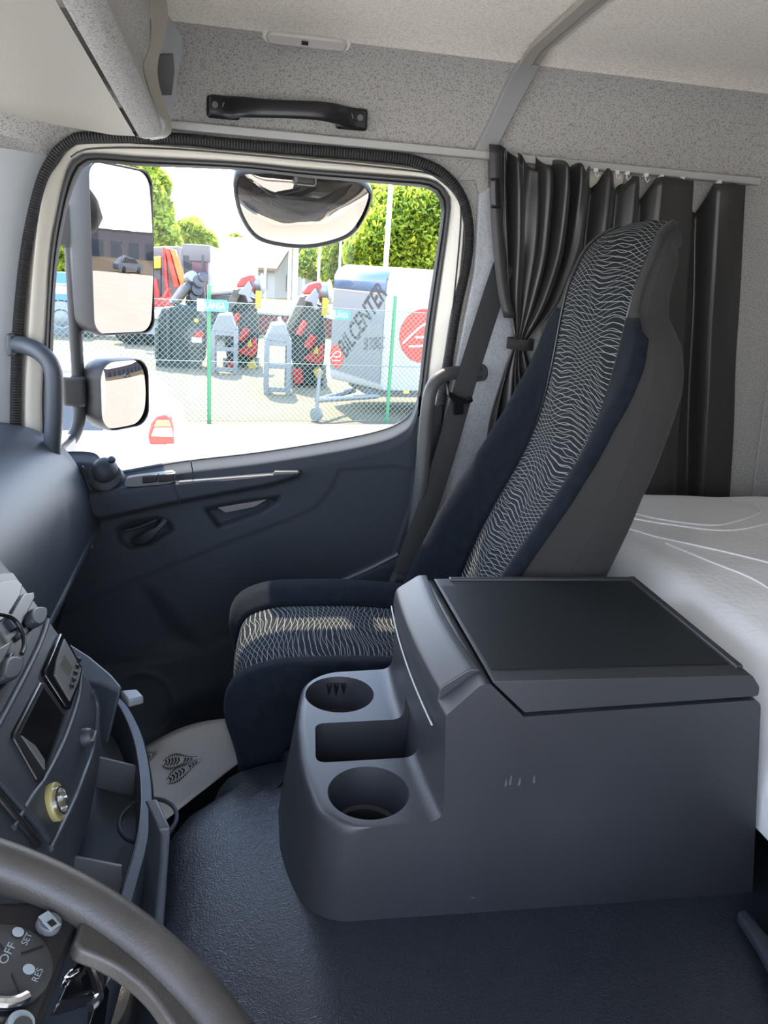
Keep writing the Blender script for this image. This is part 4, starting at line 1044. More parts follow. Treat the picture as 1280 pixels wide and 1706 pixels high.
# ------------------------------------------------------------------ outside: mirrors of the truck
def rrect(c, a, b, w, h, r, n=6):
    out = []
    for sx, sy, t0 in ((1, 1, 0), (-1, 1, 90), (-1, -1, 180), (1, -1, 270)):
        for k in range(n+1):
            t = radians(t0+90*k/n); out.append(c+a*(sx*(w/2-r)+r*cos(t))+b*(sy*(h/2-r)+r*sin(t)))
    return out
sm = thing('side_mirror', (-.45, 2.0, -.45), 'black exterior side mirror with a tall upper and a small lower glass', 'mirror')
mn = V(.815, -.58, -.01).normalized(); mtg = V(0, 0, 1).cross(mn).normalized(); mup = mn.cross(mtg)      # glass normal, outboard, up
def mirror_head(cx, w, h, r, depth, bulge, nm, stretch):
    rows = [rrect(cx+mn*.012, mtg, mup, w*.985, h*.99, r), rrect(cx+mn*.013, mtg, mup, w+.002, h+.002, r), rrect(cx+mn*-.002, mtg, mup, w+.007, h+.007, r+.004), rrect(cx-mn*depth*.55, mtg, mup, w+.004, h+.004, r+.01), rrect(cx-mn*depth*.9-mtg*stretch, mtg, mup, w*.86, h*.92, r), rrect(cx-mn*depth-mtg*stretch, mtg, mup, w*.6, h*.75, r*.6)]
    o = build(nm, MB().grid(rows, cu=True, caps=False).add(rows[-1], [tuple(range(len(rows[-1])))]), mat('mirror_housing', (.012, .013, .015), .5, spec=.25), sm, angle=50)
    # convex glass
    R = bulge; gr = []; rr0 = rrect(cx+mn*.010, mtg, mup, w*.985, h*.99, r, 12); ring0 = resample(rr0+[rr0[0]], 120, True)
    for k in range(9):
        t = k/8; ring = [(cx+mn*.010).lerp(p_, max(t, .01)) for p_ in ring0]
        gr.append([p+mn*((.004 if R else .0)+(0 if not R else -((p-cx-mn*.01).length**2)/(2*R))) for p in ring])
    g = MB().grid(gr, cu=True); g.add(gr[0], [tuple(range(len(gr[0])))])
    build(nm.replace('housing', 'glass'), g, mirror, sm, angle=180)
q = (aY(158, 420, 1.985)+aY(239, 420, 2.125))/2
hh = (aY(197, 279, 2.05)-aY(197, 565, 2.05)).length
mirror_head(q+V(0, 0, 0), .205, hh-.01, .035, .085, 3.0, 'main_housing', .0)
q2 = (aY(172, 658, 1.985)+aY(233, 655, 2.10))/2
mirror_head(q2, .165, (aY(200, 598, 2.04)-aY(200, 714, 2.04)).length-.006, .045, .085, .55, 'wide_housing', -.004)
mb = MB().tube(spline([aY(114, 285, 2.04), aY(118, 400, 2.04), aY(125, 540, 2.02), aY(131, 640, 2.0), aY(132, 695, 1.99), aY(122, 728, 1.96), aY(104, 748, 1.92)], 40), .0155, 14); build('arm', mb, mat('mirror_housing', (0, 0, 0)), sm, angle=60)
mb = MB().box(aY(126, 651, 2.0), (.055, .05, .075)); build('clamp', mb, mat('mirror_housing', (0, 0, 0)), sm, bevel=.01)
mb = MB().box(aY(118, 375, 2.04), (.07, .05, .10)); build('clamp', mb, mat('mirror_housing', (0, 0, 0)), sm, bevel=.012)
build('foot', MB().box(V(aY(104, 748, 1.9).x, 1.86, aY(104, 748, 1.9).z), (.05, .16, .06)), black, sm, bevel=.01)
km = thing('kerb_mirror', tuple(aY(505, 350, 1.94)), 'round bottomed kerb mirror hanging outside above the door window', 'mirror')
KP = [(395, 300), (402, 290), (430, 287), (510, 289), (585, 299), (612, 314), (617, 330), (603, 366), (578, 394), (522, 410), (470, 408), (428, 395), (404, 362), (394, 325)]
kn = V(.10, -.80, -.60).normalized()
def kpl(px, py, lift=0): d = ray(px, py); c = aY(505, 350, 1.94)+kn*lift; return d*(c.dot(kn)/d.dot(kn))
kl = spline([kpl(x, y) for x, y in KP], 64, True); kc = sum(kl, V(0, 0, 0))/64
gr = []
for k in range(13):
    t = max(k/12, .01); gr.append([kc.lerp(p, t)+kn*(.034*(1-t*t)) for p in kl])
g = MB().grid(gr, cu=True); g.add(gr[0], [tuple(range(64))]); build('mirror_glass', g, mirror, km, angle=180)
rows = [kl, [p+kn*.006 for p in kl], [kc.lerp(p, 1.035)+kn*.002 for p in kl], [kc.lerp(p, 1.03)-kn*.03 for p in kl], [kc.lerp(p, .85)-kn*.075 for p in kl], [kc.lerp(p, .4)-kn*.095 for p in kl]]
g = MB().grid(rows, cu=True); g.add(rows[-1], [tuple(range(64))]); build('housing', g, mat('mirror_housing', (0, 0, 0)), km, angle=60)
mb = MB().tube([kc-kn*.05+V(0, 0, .03), kc+V(.0, -.10, .16), V(kc.x, 1.86, .262), V(kc.x, 1.80, .262)], .02, 12); build('bracket', mb, black, km, angle=60)
mb = MB().box(kpl(508, 300)+V(0, -.02, .01), (.05, .03, .05)); build('joint', mb, black, km, bevel=.008)

# ------------------------------------------------------------------ yard
G = -2.4
def gz(px, py, h=0): return aZ(px, py, G+h)
gravel = mat('sun_bleached_asphalt', (.110, .079, .039), .95, bump=.3, bscale=30, var=.10, varscale=.8, bdist=.02)
conc = mat('pale_concrete', (.52, .47, .39), .9, var=.05, varscale=.7)
mb = MB().add([V(-150, -80, G), V(150, -80, G), V(150, 140, G), V(-150, 140, G)], [(0, 1, 2, 3)]); struct(build('ground', mb, gravel))
fd = V(2.88, .51, 0).normalized(); fp = V(-.62, 12.09, G)
nrm_f = V(-fd.y, fd.x, 0)
mb = MB().prism([fp-fd*40-nrm_f*.15, fp+fd*40-nrm_f*.15, fp+fd*40-nrm_f*45, fp-fd*40-nrm_f*45], (0, 0, .012)); struct(build('ground_apron', mb, conc, label='pale concrete apron along the fence, its unseen part bounces light into the cab'))  # stretch past the truck is unseen, extended to bounce light onto the ceiling
# chain link fence
fe = thing('chain_link_fence', tuple(fp), 'green chain link fence along the edge of the yard', 'fence')
postm = mat('green_post', (.018, .13, .05), .5); wirem = mat('pale_green_wire', (.08, .13, .10), .5)
mb0 = None
for k in range(-3, 4):
    p = fp+fd*(2.94*k); o = build('post', MB().tube([p+V(0, 0, 0), p+V(0, 0, 2.07)], .030, 10), postm, fe)
def wire(mb, a, b, r):
    d = (b-a).normalized(); u = d.cross(nrm_f).normalized(); n = nrm_f
    vs = [a+u*r, a-u*r*.5+n*r*.87, a-u*r*.5-n*r*.87, b+u*r, b-u*r*.5+n*r*.87, b-u*r*.5-n*r*.87]
    mb.add(vs, [(0, 1, 4, 3), (1, 2, 5, 4), (2, 0, 3, 5)])
mb = MB(); x0, x1, hm, step = -8.8, 8.8, 1.80, .085
n = int((x1-x0+hm)/step)
for i in range(-int(hm/step)-1, int((x1-x0)/step)+1):
    for sg in (1, -1):
        s0, s1 = (x0+i*step, x0+i*step+hm) if sg == 1 else (x0+i*step+hm, x0+i*step)
        a, b = V(s0, .03, 0), V(s1, hm+.03, 0)
        lo, hi = x0, x1
        def clip(a, b):
            t0, t1 = 0, 1; d = b.x-a.x
            for lim, s in ((lo, 1), (hi, -1)):
                fa, fb = s*(a.x-lim), s*(b.x-lim)
                if fa < 0 and fb < 0: return None
                if fa < 0: t0 = max(t0, fa/(fa-fb))
                if fb < 0: t1 = min(t1, fa/(fa-fb))
            return (a.lerp(b, t0), a.lerp(b, t1)) if t1 > t0 else None
        c = clip(a, b)
        if c: wire(mb, fp+fd*c[0].x+V(0, 0, c[0].y)-nrm_f*.02, fp+fd*c[1].x+V(0, 0, c[1].y)-nrm_f*.02, .0042)
build('wire_mesh', mb, wirem, fe)
for h in (.04, .95, 1.83): build('tension_wire', MB().tube([fp+fd*x0+V(0, 0, h), fp+fd*x1+V(0, 0, h)], .006, 6), wirem, fe)
def sign(px, Yo, label, w, h):
    c = aY(*px, Yo); s = thing('tag_sign', tuple(c), label, 'sign')
    def R(u0, u1, v0, v1, d): return [c+fd*u0+V(0, 0, v0)-nrm_f*d, c+fd*u1+V(0, 0, v0)-nrm_f*d, c+fd*u1+V(0, 0, v1)-nrm_f*d, c+fd*u0+V(0, 0, v1)-nrm_f*d]
    build('white_plate', MB().prism(R(-w*.5, -w*.27, -h*.5, h*.5, 0), nrm_f*.01), white, s)
    P = R(-w*.27, w*.5, -h*.5, h*.5, 0); tip = [P[0], P[1]-fd*w*.06, P[1]+V(0, 0, h*.35), P[2]-V(0, 0, h*.3), P[2]-fd*w*.06, P[3]]
    bp = build('blue_plate', MB().prism(tip, nrm_f*.01), mat('sign_blue', (.04, .26, .62), .4), s)
    text('lettering', 'LÄNSA', c+fd*(-w*.24)+V(0, 0, -h*.26)-nrm_f*.004, fd, V(0, 0, 1), h*.78, mat('sign_white', (.85, .87, .9), .4), bp, .002, width=w*.62)
    build('mark', MB().prism(R(-w*.40, -w*.33, -h*.25, -h*.1, .004), nrm_f*.002), mat('sign_blue', (0, 0, 0)), s)
    return s
sign((355, 509), 11.97, 'blue and white tag shaped sign fixed to the fence post', .46, .17)

# ------------------------------------------------------------------ white box trailer behind the fence
tr = thing('box_trailer', (2.3, 13.2, G), 'white enclosed box trailer with grey lettering behind the fence', 'trailer')
N_, L_t = V(2.235, 13.18, 0), V(1.46, 14.45, 0); rd = V(.985, .17, 0).normalized(); bdv = V(-.17, .985, 0)
nf = (L_t-N_).normalized(); fn = V(-nf.y, nf.x, 0); fn = fn if fn.y < 0 else -fn
zb, zt = -1.95, .115
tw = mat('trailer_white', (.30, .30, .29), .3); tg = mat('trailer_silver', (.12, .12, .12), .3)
far = L_t+V(.5, .9, 0)
plan = lambda k: [N_+rd*0-fn*(-0)*0+(-fn)*k, N_+rd*3.8+V(0, 0, 0), N_+rd*3.8+bdv*1.9, L_t+rd*.7+bdv*.5+(-fn)*k, L_t+(-fn)*k]
levels = [(zb, .05), (zb+.10, .0), (-.32, .0), (-.12, .02), (.02, .09), (.09, .20), (zt, .34)]
rows = [[p+V(0, 0, z) for p in plan(k)] for z, k in levels]
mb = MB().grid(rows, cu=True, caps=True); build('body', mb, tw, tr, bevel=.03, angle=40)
fr_ = fn*.008
def ff(u, v): return N_.lerp(L_t, u)+V(0, 0, lerp(zb, zt, v))+fr_
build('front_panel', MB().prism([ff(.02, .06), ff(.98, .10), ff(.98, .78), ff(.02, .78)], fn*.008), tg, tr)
build('front_visor', MB().grid([[ff(.02, .795)+fn*.006, ff(.98, .795)+fn*.006], [ff(.02, .90)+fn*.004, ff(.98, .90)+fn*.004], [ff(.02, .965)-fn*.075, ff(.98, .965)-fn*.075]]), mat('visor_blue', (.085, .12, .18), .15), tr, solid=.01)
build('trim_line', MB().prism([ff(.0, .782), ff(1, .782), ff(1, .79), ff(0, .79)], fn*.012), mat('trim_brown', (.35, .22, .15), .5), tr)
lett = mat('letter_grey', (.010, .010, .009), .5)
def fpx(px, py): d = ray(px, py); o = N_+fn*.020; return d*(o.dot(fn)/d.dot(fn))
dirb = fpx(644, 486)-fpx(574, 592); dl = dirb.length; xb = dirb.normalized(); yb = fn.cross(xb).normalized(); yb = yb if yb.z > 0 else -yb
text('lettering', 'BILCENTER', fpx(576, 596), -nf*(-1) if False else xb, yb, .50, lett, tr, .004, width=dl*1.0, bold=.012)
xh = (fpx(640, 575)-fpx(606, 577)); text('lettering', 'SB TORG C', fpx(606, 583), xh, V(0, 0, 1), .30, mat('letter_pale', (.05, .05, .045), .5), tr, .004, width=xh.length*1.02)
red = mat('signal_red', (.38, .022, .010), .4)
def roundel(c, nd, r, nm):
    a = V(0, 0, 1).cross(nd).normalized(); o = build(nm, MB().lathe([(r, 0), (r, .006)], c, nd, 40), red, tr)
    def P(u, v): return c+a*u*r+V(0, 0, 1)*v*r+nd*.011
    build('emblem', MB().tube(spline([P(-.85, -.30), P(-.45, .10), P(-.05, .42), P(.35, .45), P(.62, .28), P(.5, .05), P(.1, -.02), P(-.35, -.06)], 30), .04*r, 6), white, o)
    build('emblem', MB().tube(spline([P(-.6, -.40), P(0, -.36), P(.6, -.28)], 12), .04*r, 6), white, o)
roundel(fpx(561, 594)-fn*.006, fn, .21, 'roundel')
rn = V(-rd.y*-1, -rd.x, 0); rn = V(rd.y, -rd.x, 0); rn = rn if rn.y < 0 else -rn
d = ray(707, 560); roundel(d*((N_+rn*.004).dot(rn)/d.dot(rn)), rn, .46, 'roundel')
d = ray(677, 653); c = d*((N_+rn*.004).dot(rn)/d.dot(rn)); build('side_marker', MB().box(c, (.10, .02, .05)), mat('amber', (.8, .5, .03), .3), tr)
build('chassis', MB().box(N_.lerp(L_t, .5)+rd*1.9+bdv*.3+V(0, 0, zb-.08), (3.4, 1.4, .14), (rd, bdv, V(0, 0, 1))), grey_m, tr)
galv = mat('galvanised', (.16, .17, .175), .4, metal=.3)
jk = gz(528, 672, .30)
build('drawbar', MB().tube([N_.lerp(L_t, .5)+V(0, 0, zb-.10), jk+V(0, 0, .05)], .05, 8), galv, tr)
build('drawbar', MB().tube([N_.lerp(L_t, .05)+V(0, 0, zb-.10), jk+V(0, 0, .05)], .045, 8), galv, tr)
build('jockey_tube', MB().tube([jk+V(0, 0, -.15), jk+V(.03, 0, .55)], .03, 10), galv, tr)
build('jockey_wheel', MB().lathe([(.11, -.03), (.12, 0), (.11, .03)], jk+V(0, 0, -.18), (.6, .8, 0), 20), galv, tr)
for k in (1.9, 2.8):
    c = N_+rd*k+V(0, 0, G+.30); build('wheel', MB().lathe([(.2, -.02), (.30, 0), (.30, .16), (.2, .18)], c, bdv, 24), black, tr)
sign((567, 525), 13.6, 'blue and white tag shaped sign on the white trailer', .36, .15)
tsn = [o for o in S.objects if o.name.startswith('tag_sign')][-1]

# ------------------------------------------------------------------ folded loader cranes on stands, machinery, box bodies
cred = mat('crane_red', (.32, .014, .008), .4); cyel = mat('crane_yellow', (.42, .28, .006), .4); corg = mat('crane_orange', (.42, .12, .01), .4)
dgrey = mat('machine_grey', (.028, .030, .030), .5); brown = mat('boom_brown', (.06, .05, .034), .5); dgreen = mat('machine_dark', (.008, .014, .013), .5)
def solid_px(mb, poly, Y, dep): return mb.prism([aY(x, y, Y) for x, y in poly], (0, dep, 0))
def crane(Y, dx, dy, label, k=1.0):
    """a folded crane: pixel outlines are read at its own distance"""
    T = lambda P: [(x+dx, y+dy) for x, y in P]
    base = aY(515+dx, 645+dy, Y)
    c = thing('folded_crane', (base.x, Y, G), label, 'crane', None)
    build('column', solid_px(MB(), T([(492, 515), (512, 498), (538, 508), (543, 560), (540, 600), (530, 640), (496, 640), (486, 590), (482, 550)]), Y+.1, .7), dgreen, c, bevel=.03)
    build('boom_pack', solid_px(MB(), T([(500, 492), (518, 492), (505, 515), (484, 552), (476, 545)]), Y-.1, .5), brown, c, bevel=.02)
    build('head', solid_px(MB(), T([(506, 483), (513, 473), (526, 468), (535, 468), (538, 485), (534, 497), (520, 488), (506, 489)]), Y-.05, .5), cred, c, bevel=.03)
    build('winch_drum', MB().lathe([(.20, -.12), (.24, -.10), (.18, -.08), (.18, .08), (.24, .10), (.20, .12)], aY(542+dx, 483+dy, Y+.1), (1, -.3, .1), 20), galv, c)
    build('hook_arm', solid_px(MB(), T([(518, 488), (526, 478), (532, 490), (528, 506), (533, 513), (524, 515), (520, 503), (508, 500), (510, 495)]), Y-.25, .2), galv, c, bevel=.02)
    build('warning_block', solid_px(MB(), T([(537, 494), (547, 494), (546, 524), (536, 524)]), Y-.1, .2), cyel, c, bevel=.01)
    build('cylinder', MB().tube([aY(509+dx, 533+dy, Y-.15), aY(497+dx, 556+dy, Y-.15)], .07, 10), cred, c)
    build('cylinder', MB().tube([aY(522+dx, 557+dy, Y-.15), aY(513+dx, 578+dy, Y-.15)], .09, 10), cred, c)
    build('foot_guard', solid_px(MB(), T([(506, 597), (530, 580), (538, 570), (540, 592), (534, 606), (518, 602)]), Y-.25, .3), cred, c, bevel=.02)
    build('wedge', solid_px(MB(), T([(522, 587), (529, 574), (531, 588)]), Y-.32, .1), cyel, c)
    build('oil_tank', solid_px(MB(), T([(488, 615), (503, 613), (506, 636), (492, 640)]), Y-.2, .4), cred, c, bevel=.02)
    build('valve_block', solid_px(MB(), T([(522, 618), (534, 610), (540, 622), (528, 630)]), Y-.2, .3), mat('ochre', (.42, .30, .04), .5), c, bevel=.02)
    for x in (486, 540): build('leg', MB().tube([aY(x+dx, 606+dy, Y-.1), V(aY(x+dx, 645+dy, Y-.1).x, Y-.1, G)], .05, 8), galv, c)
    build('skid', MB().box(V(base.x, Y+.5, G+.08), (.8, .6, .16)), dgreen, c)
    return c
crane(16.4, 0, 2, 'red and dark folded loader crane beside the white box trailer')
crane(19.2, -111, -10, 'red and brown folded loader crane left of the grey steel frame')
def stand(Y, dx, dy, label):
    T = lambda P: [(x+dx, y+dy) for x, y in P]
    b = aY(463+dx, 645+dy, Y); c = thing('steel_frame', (b.x, Y, G), label, 'frame')
    F1 = T([(442, 565), (453, 539), (476, 538), (486, 571)])
    build('hood', solid_px(MB(), F1, Y, .8), galv, c, bevel=.02)
    zc = aY(442+dx, 565+dy, Y).z
    xa, xb_ = aY(442+dx, 565+dy, Y).x, aY(486+dx, 571+dy, Y).x
    for x in (xa+.04, xb_-.04):
        for yy in (Y+.04, Y+.76): build('post', MB().box(V(x, yy, (zc+G)/2), (.09, .09, zc-G)), galv, c, bevel=.01)
    for z in (G+.55, G+.1, zc-.05): build('crossbar', MB().box(V((xa+xb_)/2, Y+.04, z), (xb_-xa, .07, .09)), galv, c, bevel=.01)
    build('side_plate', MB().box(V(xb_-.01, Y+.4, (zc+G)/2+.1), (.02, .75, .9)), galv, c)
    build('lift_lug', MB().tube([aY(470+dx, 540+dy, Y+.3), aY(465+dx, 526+dy, Y+.3)], .035, 8), white, c)
stand(15.15, 0, 2, 'galvanised steel frame with sloping hood between the two folded cranes')
stand(17.8, -90, -14, 'galvanised steel frame standing beside the green fence post')
# dark machinery block
mc = thing('loader_machine', (-1.6, 19.2, G), 'large dark hydraulic machine parked behind the left fence post', 'machine')
Ym = 18.6
build('hull', solid_px(MB(), [(262, 530), (270, 514), (300, 508), (330, 512), (343, 530), (342, 596), (338, 604), (262, 600)], Ym, .5), dgreen, mc, bevel=.04)
build('side_rail', MB().tube([aY(280, 515, Ym-.05), aY(281, 598, Ym-.05)], .05, 8), dgrey, mc); build('side_rail', MB().tube([aY(262, 545, Ym-.05), aY(262, 598, Ym-.05)], .06, 8), dgrey, mc)
build('tail_lamp', MB().box(aY(332, 557, Ym-.05), (.20, .08, .14)), cred, mc); build('plate', MB().box(aY(328, 566, Ym-.05), (.22, .06, .12)), white, mc)
build('skid', MB().box(V(-1.65, Ym+.3, G+.1), (1.0, .7, .2)), dgreen, mc)
build('panel', solid_px(MB(), [(312, 545), (340, 548), (341, 580), (314, 578)], Ym-.06, .1), dgrey, mc, bevel=.02)
build('warning_mark', solid_px(MB(), [(323, 531), (331, 531), (330, 537), (324, 537)], Ym-.05, .05), cyel, mc)
for x, y, r in ((318, 462, .13), (330, 470, .15), (314, 478, .12), (326, 484, .14), (336, 463, .11), (321, 495, .12)): build('hose_reel', MB().lathe([(r*.5, -.12), (r, -.10), (r, .10), (r*.5, .12)], aY(x, y, Ym+.4), (.5, -.8, .3), 16), dgrey if y != 462 else galv, mc)
build('boom_pack', MB().tube([aY(312, 478, Ym+.3), aY(292, 505, Ym+.2)], .10, 10), brown, mc); build('boom_pack', MB().tube([aY(306, 478, Ym+.5), aY(286, 506, Ym+.4)], .08, 10), galv, mc)
build('mast', solid_px(MB(), [(312, 470), (338, 462), (342, 500), (340, 512), (308, 512)], Ym+.5, .4), dgrey, mc, bevel=.03)
# truck mounted crane with red and orange booms
tc_ = thing('truck_crane', (-2.9, 24, G), 'red and orange truck crane at the left of the yard', 'crane'); Yt = 23
build('cab_block', solid_px(MB(), [(228, 412), (300, 410), (305, 500), (228, 500)], Yt+.8, .9), mat('cab_pale', (.11, .095, .085), .5), tc_, bevel=.05)
build('boom', solid_px(MB(), [(270, 412), (276, 411), (280, 470), (284, 500), (276, 500)], Yt, .4), cred, tc_, bevel=.02)
build('boom', solid_px(MB(), [(274, 412), (282, 414), (300, 478), (290, 480)], Yt-.1, .4), mat('boom_vermilion', (.40, .03, .006), .4), tc_, bevel=.02)
build('boom', solid_px(MB(), [(283, 414), (292, 416), (307, 462), (302, 480)], Yt-.2, .4), corg, tc_, bevel=.02)
build('warning_block', solid_px(MB(), [(253, 428), (268, 427), (268, 447), (254, 448)], Yt-.1, .3), cyel, tc_, bevel=.02)
build('control_box', solid_px(MB(), [(255, 448), (268, 447), (268, 500), (258, 500)], Yt, .3), dgrey, tc_, bevel=.02)
build('control_box', solid_px(MB(), [(236, 464), (254, 464), (254, 492), (236, 490)], Yt, .3), dgrey, tc_, bevel=.02)
for a_, b_ in (((240, 415), (252, 440)), ((238, 440), (247, 414)), ((258, 464), (263, 500)), ((272, 500), (282, 480))): build('ram', MB().tube([aY(*a_, Yt-.15), aY(*b_, Yt-.15)], .07, 8), cred, tc_)
build('base_guard', solid_px(MB(), [(252, 496), (284, 494), (290, 510), (256, 512)], Yt-.2, .4), cred, tc_, bevel=.02)
build('flatbed', solid_px(MB(), [(205, 513), (268, 516), (268, 532), (205, 528)], Yt-.3, 2.2), white, tc_, bevel=.03)
build('side_rail', solid_px(MB(), [(205, 528), (268, 532), (268, 558), (205, 554)], Yt-.1, 2.0), mat('machine_mid', (.22, .22, .21), .6), tc_)
for x in (215, 250): build('wheel', MB().lathe([(.25, 0), (.45, .03), (.45, .28), (.25, .3)], V(aY(x, 560, Yt).x, Yt+.1, G+.45), (0, 1, 0), 24), black, tc_)
# white box bodies
wb = thing('box_truck', (-1.2, 26, G), 'white truck box body with a dusty pink rear door', 'truck body')
A1, A2, A3 = aY(306, 408, 25.5), aY(352, 408, 25), aY(418, 440, 29)
zb_ = -1.0
q = [V(A1.x, 25.5, 0), V(A2.x, 25, 0), V(A3.x+.3, 29.5, 0), V(A1.x+.4, 29.5, 0)]
zz = A2.z
zr = aY(416, 437, 29.5).z
mb = MB().grid([[p+V(0, 0, lerp(zb_, zz if i < 2 else zr, f)) for i, p in enumerate(q)] for f in (0, .8, 1)], cu=True, caps=True); build('shell', mb, tw, wb, bevel=.12, angle=60)
pk = mat('dusty_pink', (.13, .06, .07), .6)
e_ = (q[1]-q[0]).normalized(); on = V(e_.y, -e_.x, 0)
build('rear_door', MB().prism([q[0]+e_*.12+V(0, 0, zb_)+on*.02, q[1]-e_*.1+V(0, 0, zb_)+on*.02, q[1]-e_*.1+V(0, 0, zz-.28)+on*.02, q[0]+e_*.12+V(0, 0, zz-.28)+on*.02], on*.03), pk, wb)
build('rear_lintel', MB().prism([q[0]+V(0, 0, zz-.5)+on*.03, q[1]+V(0, 0, zz-.5)+on*.03, q[1]+V(0, 0, zz-.02)+on*.03, q[0]+V(0, 0, zz-.02)+on*.03], on*.06), mat('cab_pale', (0, 0, 0)), wb, bevel=.02)
build('side_bar', MB().box(q[0].lerp(q[1], .75)+on*.08+V(0, 0, zz-.7), (.06, .06, .8)), dgrey, wb); build('side_bar', MB().box(q[0].lerp(q[1], .2)+on*.08+V(0, 0, zz-.9), (.30, .08, 1.1)), dgrey, wb)
build('underframe', MB().box((q[0]+q[2])/2+V(0, 0, -1.7), (1.2, 3.2, 1.4)), dgrey, wb)
# low loader at the far left, seen past the mirror arm
ll = thing('flatbed_trailer', (-5.6, 25, G), 'blue and white flatbed truck seen past the mirror arm', 'truck'); Yl = 24.6
for i, (y0p, y1p, m) in enumerate(((452, 470, mat('truck_blue', (.05, .18, .55), .4)), (474, 484, white), (488, 498, mat('truck_blue', (0, 0, 0))), (502, 512, white), (516, 524, galv))):
    build('side_board', solid_px(MB(), [(70, y0p), (150, y0p+5), (150, y1p+5), (70, y1p)], Yl, .8), m, ll)
for x in (104, 140): build('wheel', MB().lathe([(.20, -.02), (.24, .0), (.28, -.03), (.50, .0), (.50, .3), (.2, .3)], V(aY(x, 535, Yl).x, Yl-.1, G+.5), (0, 1, 0), 28), galv if x == 104 else dgrey, ll)
build('underframe', MB().box(V(-5.4, Yl+.6, G+.85), (3.6, 1.0, .4)), dgrey, ll)
# white hatchback beside the truck, only its tail shows below the mirrors
ca = thing('white_car', (-2.6, 7.3, G), 'white car parked beside the truck with a red tail light', 'car')
cx1 = aY(291, 735, 6.75).x; cw = V(0, 0, 0)
side = rounded([(cx1-4.2, .25), (cx1-.05, .25), (cx1, .55), (cx1-.06, .95), (cx1-.42, 1.40), (cx1-.75, 1.47), (cx1-2.2, 1.46), (cx1-3.0, .98), (cx1-4.1, .80), (cx1-4.25, .5)], [.1, .1, .12, .12, .12, .2, .4, .15, .3, .15], 5)
rows = []
for y, k in ((6.62, .05), (6.58, .0), (7.4, 0), (8.22, 0), (8.27, .05)):
    rows.append([V(p.x*(1)+ (0), y+(.16*max(0, (p.y-.95)/.5) if y < 7 else -.16*max(0, (p.y-.95)/.5) if y > 8 else 0), G+lerp(p.y, .8, k)) for p in side])
build('body', MB().grid(rows, cu=True, caps=True), tw, ca, angle=40)
def cs(x, z): return V(x, 6.575+.16*max(0, (z-.95)/.5)-.006, G+z)
glassd = mat('car_glass', (.02, .025, .03), .05)
for P in ([(cx1-.50, 1.02), (cx1-.28, 1.05), (cx1-.50, 1.36), (cx1-.62, 1.36)], [(cx1-1.5, .98), (cx1-.56, 1.0), (cx1-.68, 1.38), (cx1-1.5, 1.39)], [(cx1-2.85, .98), (cx1-1.56, .98), (cx1-1.56, 1.39), (cx1-2.2, 1.38)]):
    build('side_window', MB().prism([cs(x, z) for x, z in P], (0, .02, 0)), glassd, ca)
TL = [(247, 728), (252, 706), (261, 694), (276, 691), (284, 697), (288, 715), (291, 740), (250, 741)]
def tpx(x, y, k=0): return aY(x, y, 6.56-k)
build('tail_lamp', MB().prism([tpx(x, y) for x, y in TL], (0, .10, 0)), mat('lamp_red', (.62, .03, .02), .2), ca, bevel=.012)
build('lamp_band', MB().prism([tpx(x, y, .012) for x, y in ((252, 727), (257, 713), (286, 713), (288, 728))], (0, .05, 0)), mat('lamp_clear', (.8, .72, .66), .2), ca, bevel=.006)
build('lamp_band', MB().prism([tpx(x, y, .012) for x, y in ((256, 711), (261, 700), (281, 700), (285, 711))], (0, .05, 0)), mat('lamp_amber', (.75, .30, .08), .2), ca, bevel=.006)
for x in (cx1-.85, cx1-3.4): build('wheel', MB().lathe([(.18, -.01), (.30, .0), (.31, .02), (.31, .18)], V(x, 6.56, G+.31), (0, 1, 0), 28), black, ca)
# low red wall, grass, houses, flag poles
lw = MB().box(V(4, 29.2, G+.35), (14, .3, .7)); o = build('low_wall', lw, mat('brick_red', (.12, .032, .02), .8)); tag(o, 'low red brown wall at the foot of the grass', 'wall'); o['kind'] = 'structure'
o = build('wall_coping', MB().box(V(4, 29.2, G+.74), (14.1, .4, .08)), tw); struct(o); o.name = 'trim_13'
gm = mat('sunny_grass', (.10, .085, .014), .95, var=.25, varscale=.5)
o = build('grass', MB().grid([[V(x, y, G+.015) for x in range(-60, 81, 5)] for y in range(30, 131, 5)]), gm, angle=180); o['kind'] = 'stuff'
o['label'] = 'sunlit grass slope behind the yard'
def house(name, label, c, w, d, h, roof_h, ang, mw, mr):
    ca_, sa_ = cos(ang), sin(ang); X, Y = V(ca_, sa_, 0), V(-sa_, ca_, 0); t = thing(name, tuple(c), label, 'house')
    P = lambda a, b, z: c+X*a+Y*b+V(0, 0, z)
    build('walls', MB().prism([P(w/2, -d/2, 0), P(w/2, d/2, 0), P(w/2, d/2, h), P(w/2, 0, h+roof_h), P(w/2, -d/2, h)], X*-w), mw, t)
    for s in (-1, 1): build('roof', MB().prism([P(-w/2-.4, s*(d/2+.5), h-.3), P(w/2+.4, s*(d/2+.5), h-.3), P(w/2+.4, 0, h+roof_h+.15), P(-w/2-.4, 0, h+roof_h+.15)], V(0, 0, .2)), mr, t)
    for k in range(3): build('window', MB().box(P(-w/2+w*(k+.6)/3.2, -d/2-.02, h*.5), (1.0, .08, 1.2), (X, Y, V(0, 0, 1))), grey_m, t)
    build('window', MB().box(P(w/2+.02, 0, h*.5), (.08, 1.0, 1.3), (X, Y, V(0, 0, 1))), grey_m, t)
c = aY(418, 455, 62); c.z = G+.016
house('house', 'pale house with a long beige roof beyond the grass', V(c.x+.3, 66, c.z), 6.2, 5, 2.3, 1.75, -.5, mat('house_beige', (.24, .23, .20), .8), mat('roof_tan', (.14, .09, .045), .8))
